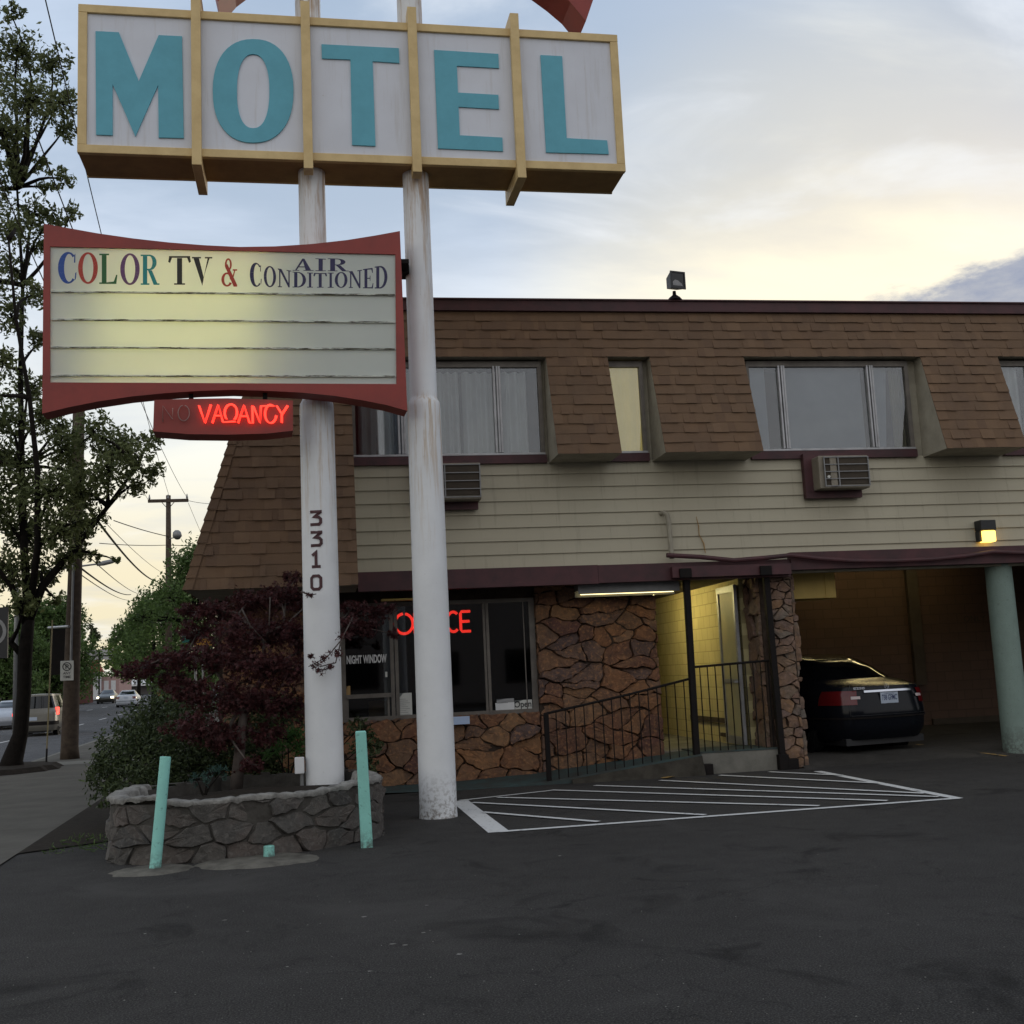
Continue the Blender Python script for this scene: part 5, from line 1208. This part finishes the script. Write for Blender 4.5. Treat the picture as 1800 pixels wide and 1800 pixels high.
# --- trees down the street
def street_tree(px, Y, ztop, width, label, mat, seed, group, z0=2.0, lsz=.22, n=300, name='tree'):
    base = atY(px, 1215, Y); base.z = zroad(Y); R = random.Random(seed); cls = []
    h = ztop-z0
    for k in range(int(14+width*2.2)):
        t = R.random(); ww = width/2*sqrt(max(.08, 1-(2*t-.85)**2))
        a = R.uniform(0, 2*pi); rr = ww*sqrt(R.random())*.85
        cls.append(((base.x+rr*cos(a), base.y+rr*sin(a), base.z+z0+h*t*.92), R.uniform(.55, 1.0)*width/5.2))
    tp_ = [(base.x, base.y, base.z-.1), (base.x+.1, base.y, base.z+z0), (base.x, base.y, base.z+z0+h*.5)]
    return crown_tree(name, label, tp_, [width*.035, width*.028, width*.015], cls, n*1.5*(5.2/width)**.5, lsz, mat, 'bark', seed, group, sub=7, rb=.05)
G1 = 'green trees along the far side of the street'; G2 = 'green trees on the motel side of the street'
street_tree(350, 52, 7.6, 6.4, 'bushy green tree directly behind the motel corner and the far utility pole', 'leaf_mid', 51, G2, 1.4, .20, 330)
street_tree(305, 66, 7.6, 5.8, 'second green tree behind the maple, left of the motel corner tree', 'leaf_mid', 52, G2, 1.6, .24, 300)
street_tree(270, 84, 8.4, 6.2, 'rounded mid green tree above the white rear of the receding car', 'leaf_mid', 53, G2, 2.6, .28, 260)
street_tree(243, 110, 8.2, 5.6, 'farther pale green tree right of the grey highway sign', 'leaf_light', 54, G2, 2.6, .34, 220)
street_tree(222, 170, 10.5, 5.5, 'far slender tree top just right of the highway sign', 'leaf_mid', 55, G2, 3, .40, 200)
street_tree(163, 210, 13, 4.5, 'small dark distant tree standing above the highway sign', 'leaf_dark', 56, G2, 4, .42, 200)
street_tree(128, 150, 9.5, 5.5, 'green street tree half hidden right behind the wooden utility pole', 'leaf_light', 57, G1, 1.8, .36, 240)
street_tree(82, 95, 9.4, 9.5, 'tall weeping bright green tree between the big trunk and the utility pole', 'leaf_mid', 58, G1, 1.9, .30, 280)
street_tree(60, 120, 9.5, 9, 'green tree right behind the big dark trunk', 'leaf_light', 59, G1, 2.2, .36, 220)
street_tree(8, 85, 6.6, 8.5, 'round green tree at the left edge under the round sign', 'leaf_mid', 60, G1, 1.6, .28, 280)
N = np.random.default_rng(70); V = []; Fc = []
for k in range(90):
    x = -170+k*3.4; Y = 300+30*sin(k*1.7); c = (x, Y, zroad(Y)+2.5+1.5*sin(k*.9)); pts, _s = cluster_pts(N, c, 5.0, 260, (1, .6, .75), 8); leaves(V, Fc, pts, 1.1, N)
mm = MB(); mm.v = V; mm.f = Fc; setp(mm.build('far_woods', 'leaf_mid'), 'distant mass of green trees closing the end of the street', 'woods', kind='stuff')

# ================================================================== STREET FURNITURE
UPG = 'wooden utility poles along the street'
U1 = thing('utility_pole', (-6.26, 29.7, 0), 'thick weathered wooden utility pole at the kerb carrying the no parking sign', 'utility pole', UPG)
m = MB(); m.tube([(-6.24, 29.7, -.05), (-6.25, 29.7, .3), (-6.15, 29.7, 4.7), (-6.05, 29.7, 11.5)], [.235, .205, .165, .13], 18); m.build('pole', 'wood', U1, smooth='all')
m = MB(); m.box(-7.2, -4.9, 29.5, 29.6, 10.6, 10.72); m.build('crossarm', 'wood', U1)
m = MB(); m.tube([(-6.20, 29.50, 2.0), (-6.14, 29.52, 6.0)], .03, 8); m.build('conduit', 'steelgrey', U1)
ns = atY(118, 1179, 29.42)
SG_ = thing('parking_sign', tuple(ns), 'white no parking sign on the wooden utility pole', 'sign')
w2, h2 = .155, .24
m = MB(); m.box(ns.x-w2, ns.x+w2, 29.40, 29.415, ns.z-h2, ns.z+h2); m.build('plate', 'paper', SG_, bevel=.01)
m = MB()
ringp = [(ns.x+.095*cos(2*pi*k/28), 0, ns.z+.10+.095*sin(2*pi*k/28)) for k in range(28)]
stroke(m, [(a, c) for a, b, c in ringp], .022, 29.394, True); stroke(m, [(ns.x-.067, ns.z+.167), (ns.x+.067, ns.z+.033)], .02, 29.392)
text_fit(m, 'P', ns.x-.035, ns.x+.04, ns.z+.045, ns.z+.155, 29.396, .02)
text_fit(m, 'ANY', ns.x-.09, ns.x+.09, ns.z-.09, ns.z-.03, 29.396, .01); text_fit(m, 'TIME', ns.x-.09, ns.x+.09, ns.z-.18, ns.z-.12, 29.396, .01)
m.build('lettering', 'black', SG_)
U2 = thing('utility_pole', (-7.88, 60, 0), 'distant wooden utility pole with a crossarm and floodlight above the green trees', 'utility pole', UPG)
m = MB(); m.tube([(-7.9, 60, 0), (-7.88, 60, 6), (-7.87, 60, 11.45)], [.19, .16, .12], 12); m.build('pole', 'wood', U2, smooth='all')
m = MB(); m.box(-8.87, -6.86, 59.85, 59.97, 11.08, 11.24); m.tube([(-8.2, 59.9, 11.1), (-7.9, 59.9, 10.75)], .02, 6); m.tube([(-7.55, 59.9, 11.1), (-7.85, 59.9, 10.75)], .02, 6); m.build('crossarm', 'wood', U2)
m = MB()
for x in (-8.8, -7.87, -6.93): m.lathe(x, 59.91, [(.03, 11.24), (.06, 11.30), (.04, 11.38), (.02, 11.5)], 10)
m.build('insulator', 'steelgrey', U2)
f_ = atY(311, 939, 59.8)
FL2 = thing('area_light', tuple(f_), 'grey area floodlight mounted on the distant utility pole', 'floodlight')
m = MB(); m.tube([(f_.x, 59.8, f_.z+.20), (f_.x, 59.8, f_.z+.10), (f_.x+.02, 59.8, f_.z-.10), (f_.x+.03, 59.75, f_.z-.22)], [.10, .20, .24, .14], 14); m.build('shade', 'steelgrey', FL2, smooth='all')
m = MB(); m.tube([(-7.8, 59.9, f_.z-.2), (f_.x, 59.8, f_.z-.16)], .03, 6); m.build('arm', 'steelgrey', FL2)
# wires
def wire(p, q_, r, sag, label, grp='overhead wires above the street', n=24):
    p, q_ = Vector(p), Vector(q_); m = MB(); m.tube([tuple(p.lerp(q_, k/n)-Vector((0, 0, sag*4*(k/n)*(1-k/n)))) for k in range(n+1)], r, 5, cap=False)
    o = m.build('overhead_wire', 'blackmetal', org=tuple(p)); setp(o, label, 'wire', grp)
def along(px0, py0, X0, Yfar, zfar=None, xfar=None):
    """near end on the ray through a photo point, far end down the street"""
    p = atX(px0, py0, X0); return p
def wire_px(a, Ya, b, Yb, r, sag, label): wire(atY(*a, Ya), atY(*b, Yb), r, sag, label)
wire_px((78, -8), 16, (296, 868), 60, .010, .35, 'thin wire dropping steeply from the top edge to the tip of the distant pole')
wire_px((-8, 300), 16, (262, 881), 60, .010, .3, 'wire from the left edge to the left end of the distant crossarm')
wire_px((60, 225), 16, (331, 878), 60, .010, .5, 'wire running behind the sign to the right end of the distant crossarm')
wire_px((125, 850), 31, (275, 1022), 95, .045, .5, 'thick cable sagging from the near utility pole into the green trees')
wire_px((125, 985), 31, (230, 1045), 100, .03, .3, 'cable slanting down from the near pole towards the street lamp head')
wire_px((132, 955), 31, (250, 1045), 100, .016, .3, 'thin wire parallel above the slanting cables beside the lamp head')
wire_px((128, 1000), 31, (226, 1055), 100, .016, .2, 'lowest thin wire slanting down left of the green trees')
wire_px((130, 860), 31, (292, 1010), 95, .012, .3, 'thin wire just above the thick sagging cable')
wire_px((175, 955), 45, (296, 958), 60, .016, .05, 'level span wire between the tree and the distant pole')
wire_px((296, 958), 60, (420, 962), 62, .018, .02, 'level span wire from the distant pole towards the motel corner')
wire_px((200, 915), 50, (296, 943), 60, .022, .05, 'slanting service wire reaching the distant pole from the left')
wire_px((331, 880), 60, (400, 884), 62, .012, .1, 'short wire from the right end of the distant crossarm to the motel corner')
wire_px((331, 884), 60, (440, 1130), 110, .010, .2, 'thin wire continuing beyond the distant crossarm behind the motel')
# lamp head on arm
lh = atY(186, 990, 48)
LA = thing('street_lamp', (lh.x-3.4, 48, 0), 'grey cobra-head street lamp reaching over the road behind the big tree', 'street lamp')
m = MB(); m.tube([(lh.x-3.4, 48, 0), (lh.x-3.4, 48, 6), (lh.x-3.2, 48, lh.z-.6), (lh.x-2.0, 48, lh.z-.2), (lh.x-.3, 48, lh.z-.02)], [.10, .08, .05, .04, .035], 8); m.build('mast', 'steelgrey', LA, smooth='all')
m = MB(); m.tube([(lh.x-.35, 48, lh.z-.06), (lh.x-.1, 48, lh.z), (lh.x+.25, 48, lh.z+.07), (lh.x+.35, 48, lh.z+.08)], [.05, .10, .09, .05], 8); m.build('head', 'steelgrey', LA, smooth='all')
# signs
h_ = atY(175, 1151, 150)
HS = thing('highway_sign', (h_.x, 150, zroad(150)), 'grey unpainted back of a wide sign on a pole far down the street', 'sign')
m = MB(); m.box(h_.x-1.72, h_.x+1.68, 149.9, 150, h_.z-.62, h_.z+.62); m.build('panel', 'alum', HS)
m = MB(); m.box(h_.x-1.78, h_.x+1.74, 149.8, 149.89, h_.z-.2, h_.z-.06); m.tube([(h_.x, 149.8, zroad(150)), (h_.x, 149.8, h_.z+.7)], .10, 8); m.build('post', 'blackmetal', HS)
s0 = atY(2, 1110, 25)
RS = thing('round_sign', (s0.x-.2, 25, 0), 'dark hanging sign with a pale round character cut by the left edge', 'sign')
m = MB(); m.box(s0.x-.75, s0.x+.13, 25.0, 25.05, s0.z-.55, s0.z+.50); m.build('panel', 'black', RS)
m = MB(); stroke(m, [(s0.x-.2+.27*cos(a), s0.z+.27*sin(a)) for a in [2*pi*k/24 for k in range(24)]], .07, 24.992, True); m.build('lettering', 'steelgrey', RS)
m = MB(); m.tube([(s0.x-.5, 25.1, -.05), (s0.x-.5, 25.1, s0.z+.5)], .05, 8); m.build('post', 'blackmetal', RS)
k0 = atY(325, 1118, 36)
SS = thing('street_sign', (k0.x-.1, 36, 0), 'green street name blade on a post seen through the maple leaves', 'sign')
m = MB(); m.box(k0.x-.08, k0.x+.72, 35.98, 36, k0.z-.20, k0.z+.12); m.build('blade', 'bluegreen_paint' if 'bluegreen_paint' in MAT else paint('green_sign_paint', (.01, .13, .10)), SS)
m = MB(); m.tube([(k0.x+.3, 36.06, 0), (k0.x+.3, 36.06, k0.z+.3)], .04, 8); m.build('post', 'steelgrey', SS)
y0_ = atY(356, 1129, 35)
YS_ = thing('yellow_sign', (y0_.x, 35, 0), 'small amber sign below the green street blade, seen through the maple', 'sign')
m = MB(); m.box(y0_.x-.24, y0_.x+.27, 34.98, 35, y0_.z-.11, y0_.z+.11); m.build('panel', paint('amber_sign_paint', (.50, .24, .02)), YS_)
m = MB(); m.tube([(y0_.x, 35.05, 0), (y0_.x, 35.05, y0_.z)], .03, 8); m.build('post', 'steelgrey', YS_)
# rigid arm with dark board behind the near pole
a0 = atY(92, 1104, 31); a1 = atY(126, 1103, 30)
BK = thing('signboard', (a1.x, 31, 0), 'dark blank signboard hanging from a pale arm behind the wooden utility pole', 'sign')
m = MB(); m.box(a0.x-.05, a1.x-.2, 31.0, 31.06, a0.z-1.2, a0.z-.02); m.build('board', 'blackmetal', BK)
m = MB(); m.tube([(a0.x-.05, 30.8, a0.z), (a1.x+.05, 29.45, a1.z)], .03, 8); m.build('arm', 'alum', BK)
# guy wire with guard
gA = atZ(81, 1349, .0); gB = atY(92, 1090, gA.y+1.2)
GW = thing('guy_wire', tuple(gA), 'slanting guy wire with a dull yellow guard between the tree and the utility pole', 'guy wire')
m = MB(); m.tube([gA, gA.lerp(gB, .12)], .022, 8); m.build('anchor', 'blackmetal', GW)
m = MB(); m.tube([gA.lerp(gB, .12), gA.lerp(gB, 1.0)], .016, 6); m.build('guard', paint('faded_yellow_plastic', (.18, .14, .05)), GW)

# --- houses and shops far down the street
def wallbox(m, x0, x1, y0, y1, z0, z1): m.box(x0, x1, y0, y1, z0, z1)
MAT['pink'] = dirty('pink_wall', (.42, .28, .26), None, .9); MAT['brickred'] = dirty('red_wall', (.09, .024, .021), (.05, .02, .02), .9, 2, .8); MAT['redroof'] = dirty('red_roof', (.28, .05, .035), None, .8); MAT['greywall'] = dirty('grey_wall', (.12, .11, .11), None, .9)
h = atY(162, 1200, 158); zg = zroad(158)
H1 = thing('pink_house', (h.x, 158.0, zg), 'pink building with a pale turret and red pointed roof down the street', 'house')
m = MB(); m.box(h.x-1.6, h.x+3.2, 159.0, 169, zg, zg+2.9); m.build('wall', 'pink', H1)
m = MB(); m.lathe(h.x+.3, 158.6, [(.75, zg), (.75, zg+3.6)], 12); m.build('turret', 'white', H1, smooth=True)
m = MB(); m.lathe(h.x+.3, 158.6, [(1.15, zg+3.55), (.5, zg+4.7), (.03, zg+5.8)], 12); m.build('roof', 'redroof', H1)
for dx in (-.9, 1.6, 2.5): m = MB(); m.box(h.x+dx-.3, h.x+dx+.3, 158.95, 159.0, zg+1.1, zg+2.4); m.build('window', 'white', H1)
h = atY(92, 1215, 128); zg = zroad(128)
H2 = thing('red_shop', (h.x, 128, zg), 'low dark red shop front behind the parked car and the tree trunk', 'shop')
m = MB(); m.box(h.x-9.5, h.x+2.2, 128, 138, zg, zg+3.1); m.build('wall', 'brickred', H2)
m = MB(); m.box(h.x-9.7, h.x+2.4, 127.6, 138.2, zg+3.1, zg+3.4); m.build('roof', 'greywall', H2)
for k in range(7): m = MB(); m.box(h.x-9+k*1.8, h.x-8.2+k*1.8, 127.93, 127.99, zg+.5, zg+2.5); m.build('window', 'carglass' if k % 2 else 'greywall', H2)
for k in range(4): m = MB(); m.tube([(h.x-7+k*3, 126.5, zg), (h.x-7+k*3, 126.5, zg+3)], .07, 8); m.build('post', 'white', H2)
h = atY(235, 1210, 200); zg = zroad(200)
H3 = thing('white_awning_shop', (h.x, 200, zg), 'long low building with pale awnings beyond the white car', 'shop')
m = MB(); m.box(h.x-5, h.x+9, 201, 208, zg, zg+2.8); m.build('wall', 'greywall', H3)
m = MB(); m.add([(h.x-5, 199.5, zg+1.7), (h.x+9, 199.5, zg+1.7), (h.x+9, 201, zg+2.5), (h.x-5, 201, zg+2.5), (h.x-5, 199.5, zg+1.4), (h.x+9, 199.5, zg+1.4)], [(0, 1, 2, 3), (4, 5, 1, 0)]); m.build('awning', 'white', H3)

# ================================================================== VEHICLES
def interp(tab, z):
    if z <= tab[0][0]: return tab[0][1]
    for (a, va), (b, vb) in zip(tab[:-1], tab[1:]):
        if z <= b:
            t = (z-a)/(b-a); t = t*t*(3-2*t)*.3+t*.7; return va+(vb-va)*t
    return tab[-1][1]
class Car:
    """hull = stacked rounded slices; rear at x=0, front at x=L, y sideways, z up"""
    def __init__(s, rear, front, half, n=5.0): s.rear, s.front, s.half, s.n = rear, front, half, n
    def P(s, th, z, off=0.0):
        r, f, w_ = interp(s.rear, z)-off, interp(s.front, z)+off, interp(s.half, z)+off
        c_, s_ = cos(th), sin(th); e = 2/interp([(0, s.n), (.95, s.n), (1.1, 3.6), (3, 3.6)], z) if s.n < 8 else 2/s.n
        return ((r+f)/2+(f-r)/2*math.copysign(abs(c_)**e, c_), w_*math.copysign(abs(s_)**e, s_), z)
    def grid(s, ths, zs, off):
        m = MB(); k = len(ths)
        m.add([s.P(t, z, off) for z in zs for t in ths], [(j*k+i, j*k+i+1, (j+1)*k+i+1, (j+1)*k+i) for j in range(len(zs)-1) for i in range(k-1)]); return m
def lin(a, b, n): return [a+(b-a)*i/n for i in range(n+1)]
def make_car(label, loc, rz, paintm, spec, grp=None, cat='car', name='parked_car', lit=None, plate=None):
    A = thing(name, (0, 0, 0), label, cat, grp)
    C = Car(spec['rear'], spec['front'], spec['half'], spec.get('n', 5.0)); zt = spec['top']; zb_ = spec['beltz']
    zs = lin(.22, zb_, 12)+lin(zb_, zt, 9)[1:]; N_ = 72; ths = lin(0, 2*pi, N_)[:-1]
    m = MB(); k = N_
    m.add([C.P(t, z) for z in zs for t in ths], [(j*k+i, j*k+(i+1) % k, (j+1)*k+(i+1) % k, (j+1)*k+i) for j in range(len(zs)-1) for i in range(k)])
    xr, xf, hw = interp(C.rear, zt), interp(C.front, zt), interp(C.half, zt)
    m.add([C.P(t, zt) for t in ths]+[((xr+xf)/2, 0, zt+.03)], [(i, (i+1) % k, k) for i in range(k)])
    m.build('body', paintm, A, smooth=True)
    g0, g1 = zb_+.05, zt-.07; gz = lin(g0, g1, 6)
    for nm, (t0, t1) in spec['glass'].items():
        C.grid(lin(t0, t1, 14), gz, .006).build(nm, 'carglass', A, smooth='all')
    tl = spec['tail']
    for sgn in (1, -1):
        for zr in tl['z']:
            C.grid([pi-sgn*t for t in lin(tl['t'][0], tl['t'][1], 8)], lin(zr[0], zr[1], 4), .012).build('tail_light', 'redbrake' if lit == 'rear' else 'redlens', A, smooth='all')
        if 'clear' in tl: C.grid([pi-sgn*t for t in lin(tl['clear'][0], tl['clear'][1], 5)], lin(tl['clear'][2], tl['clear'][3], 3), .016).build('reversing_lamp', 'clearlens', A)
        C.grid([sgn*t for t in lin(.35, .95, 6)], lin(.58, .74, 3), .012).build('headlight', 'headlamp' if lit == 'front' else 'clearlens', A, smooth='all')
    for wx in spec['wheels']:
        for sgn in (1, -1):
            r = spec['wr']; yy = sgn*(spec['half'][0][1]-.09)
            TW = lambda a, b, c, wx=wx, yy=yy, r=r: (wx+a, yy+c, r+b)
            m = MB(T=TW); m.lathe(0, 0, [(r*.62, -.11), (r*.95, -.11), (r, -.08), (r, .08), (r*.95, .11), (r*.62, .11)], 28); ty = m.build('wheel', 'tyre', A, smooth=True)
            m = MB(T=TW); so_ = .112*sgn; m.lathe(0, 0, [(r*.60, so_-.01*sgn), (r*.55, so_), (r*.15, so_-.02*sgn)], 20); m.build('rim', 'rim', ty, smooth=True)
            m = MB(T=lambda a, b, c, wx=wx, r=r, sgn=sgn: (wx+a, sgn*(spec['half'][0][1]+.012)+c*0+0*b, r+b)); n = 20
            m.add([((r+.05)*cos(2*pi*k/n), (r+.05)*sin(2*pi*k/n), 0) for k in range(n)], [tuple(range(n))]); m.build('wheel_arch', 'black', A)
    m = MB(); m.box(.2, spec['front'][0][1]-.2, -.7, .7, .14, .24); m.build('underbody', 'black', A)
    bz = spec.get('bumper', (.40, .43)); C.grid(lin(pi-1.25, pi+1.25, 24), [bz[0], bz[1]], .014).build('bumper_strip', 'blackmetal', A)
    xw = interp(C.rear, spec['plate'][1])
    if plate:
        pw, pz = .155, spec['plate'][1]
        TT = lambda a, b, c: (xw-.020+b, -a, pz+c)
        m = MB(T=TT); m.box(-pw, pw, .0, .012, -.078, .078); pl_ = m.build('licence_plate', 'plate', A)
        m = MB(T=TT); text_fit(m, plate, -pw+.02, pw-.02, -.035, .045, -.002, .02); text_fit(m, 'OREGON', -pw+.07, pw-.07, .052, .070, -.002); m.build('lettering', 'plateink', pl_)
    else:
        m = MB(); m.box(xw-.02, xw-.008, -.16, .16, spec['plate'][1]-.07, spec['plate'][1]+.07); m.build('licence_plate', 'plate', A)
    A.location = loc; A.rotation_euler = (0, 0, rz); return A, C, xw
SED = dict(rear=[(.22, .12), (.35, .03), (.60, .0), (.85, .05), (1.0, .10), (1.04, .30), (1.07, .55), (1.22, .85), (1.37, 1.22), (1.45, 1.65)],
           front=[(.22, 4.70), (.45, 4.86), (.65, 4.80), (.80, 4.45), (.95, 3.75), (1.02, 3.50), (1.12, 3.30), (1.38, 2.62), (1.45, 2.35)],
           half=[(.22, .86), (.40, .925), (.65, .93), (.85, .90), (1.0, .84), (1.06, .78), (1.30, .64), (1.45, .52)], top=1.45, beltz=1.04,
           glass={'rear_window': (pi-.98, pi+.98), 'windscreen': (-.98, .98), 'side_window': (1.12, 1.98), 'side_window_': (-1.98, -1.12)},
           tail={'t': (.28, 1.05), 'z': [(.72, .92)], 'clear': (.22, .40, .80, .84)}, wheels=(1.05, 3.85), wr=.33, plate=(0, .80), bumper=(.52, .545))
SUV = dict(rear=[(.22, .10), (.40, .0), (.95, .03), (1.05, .06), (1.70, .22)], front=[(.22, 4.45), (.6, 4.6), (.9, 4.45), (1.0, 3.7), (1.1, 3.5), (1.70, 2.9)],
           half=[(.22, .86), (.5, .92), (1.0, .90), (1.70, .72)], top=1.70, beltz=1.08, n=7.0, glass={'rear_window': (pi-.95, pi+.95), 'windscreen': (-.9, .9), 'side_window': (1.1, 2.05), 'side_window_': (-2.05, -1.1)},
           tail={'t': (.95, 1.30), 'z': [(.85, 1.15)]}, wheels=(.95, 3.6), wr=.36, plate=(0, .72), bumper=(.45, .60))
# black sedan in the carport
th = radians(101)
CAR, CC, xw = make_car('black sedan parked nose-in inside the dark carport, rear towards the viewer', (8.74, 16.98, .065), th, 'carblack', SED, plate='738 GFMC', name='sedan')
ORG[CAR.name] = (0, 0, 0); CAR.scale = (1.05, 1.06, 1.09)
CC.grid(lin(pi-.15, pi+.15, 30), lin(.888, .918, 2), .022).build('chrome_strip', 'chrome', CAR)
m = MB(T=lambda a, b, c: (interp(SED['rear'], .965)-.02+b, -a, c)); text_fit(m, 'E250', -.60, -.40, .935, .970, -.012, .03); m.build('badge', 'chrome', CAR)
m = MB(); xe = interp(SED['rear'], .962)-.022
m.tube([(xe, .036*cos(2*pi*k/20), .962+.036*sin(2*pi*k/20)) for k in range(21)], .0035, 6)
for k in range(3): m.tube([(xe, 0, .962), (xe, .036*cos(pi/2+2*pi*k/3), .962+.036*sin(pi/2+2*pi*k/3))], .003, 5)
m.build('emblem', 'chrome', CAR)
m = MB()
for sg in (1, -1):
    ths_ = [pi+sg*math.asin((.66/.93)**2.5)]*2
    pts_ = [CC.P(ths_[0], zq, .004) for zq in lin(.56, 1.0, 8)]; m.tube(pts_, .004, 5)
m.tube([CC.P(t_, .565, .004) for t_ in lin(pi-.42, pi+.42, 16)], .004, 5)
m.build('boot_seam', 'black', CAR)
# traffic
def gpos(px, Y, off=0): p = atY(px, 1240, Y); return (p.x, Y, zroad(Y)-.10)
rdir = math.atan2(1, SLOPE)
TG = 'cars on the street'
make_car('pale gold boxy wagon with a lit red tail lamp between trunk and utility pole', gpos(58, 50), rdir, 'cartan', SUV, TG, name='station_wagon', lit='rear')
make_car('white car driving away in the middle of the street', gpos(221, 104), rdir, 'carwhite', SED, TG, name='sedan', lit=None)
p_ = gpos(176, 128); make_car('dark oncoming car with both headlights lit', (p_[0]+.2, p_[1]+4.8, p_[2]), rdir+pi, 'cardark', SED, TG, name='sedan', lit='front')
p_ = gpos(6, 62); make_car('silver oncoming car with its headlight lit at the left edge', (p_[0]-.4, p_[1]+4.8, p_[2]), rdir+pi, 'carsilver', SED, TG, name='sedan', lit='front')
make_car('small orange-red car far off behind the maple leaves', gpos(285, 150), rdir, 'carorange', SED, TG, name='sedan', lit=None)
p_ = gpos(312, 165); make_car('far oncoming car whose headlights glint through the maple', (p_[0], p_[1]+4.8, p_[2]), rdir+pi, 'cardark', SED, TG, name='sedan', lit='front')

# ================================================================== ACROSS THE LOT, behind the viewer (unseen building added to give the office glass a dark reflection)
OB = thing('added_dark_building', (2, -34, 0), 'plain dark building added out of view across the lot to darken the office glass reflection', 'building')
m = MB(); m.box(-26, 34, -44, -34, -.1, 8.0); m.build('wall', 'greywall', OB)
m = MB(); m.box(-26.3, 34.3, -44.3, -33.7, 8.0, 8.4); m.build('roof', 'ceil', OB)
for k in range(12): m = MB(); m.box(-23+k*4.8, -21+k*4.8, -33.99, -33.95, 1, 3); m.build('window', 'carglass', OB)
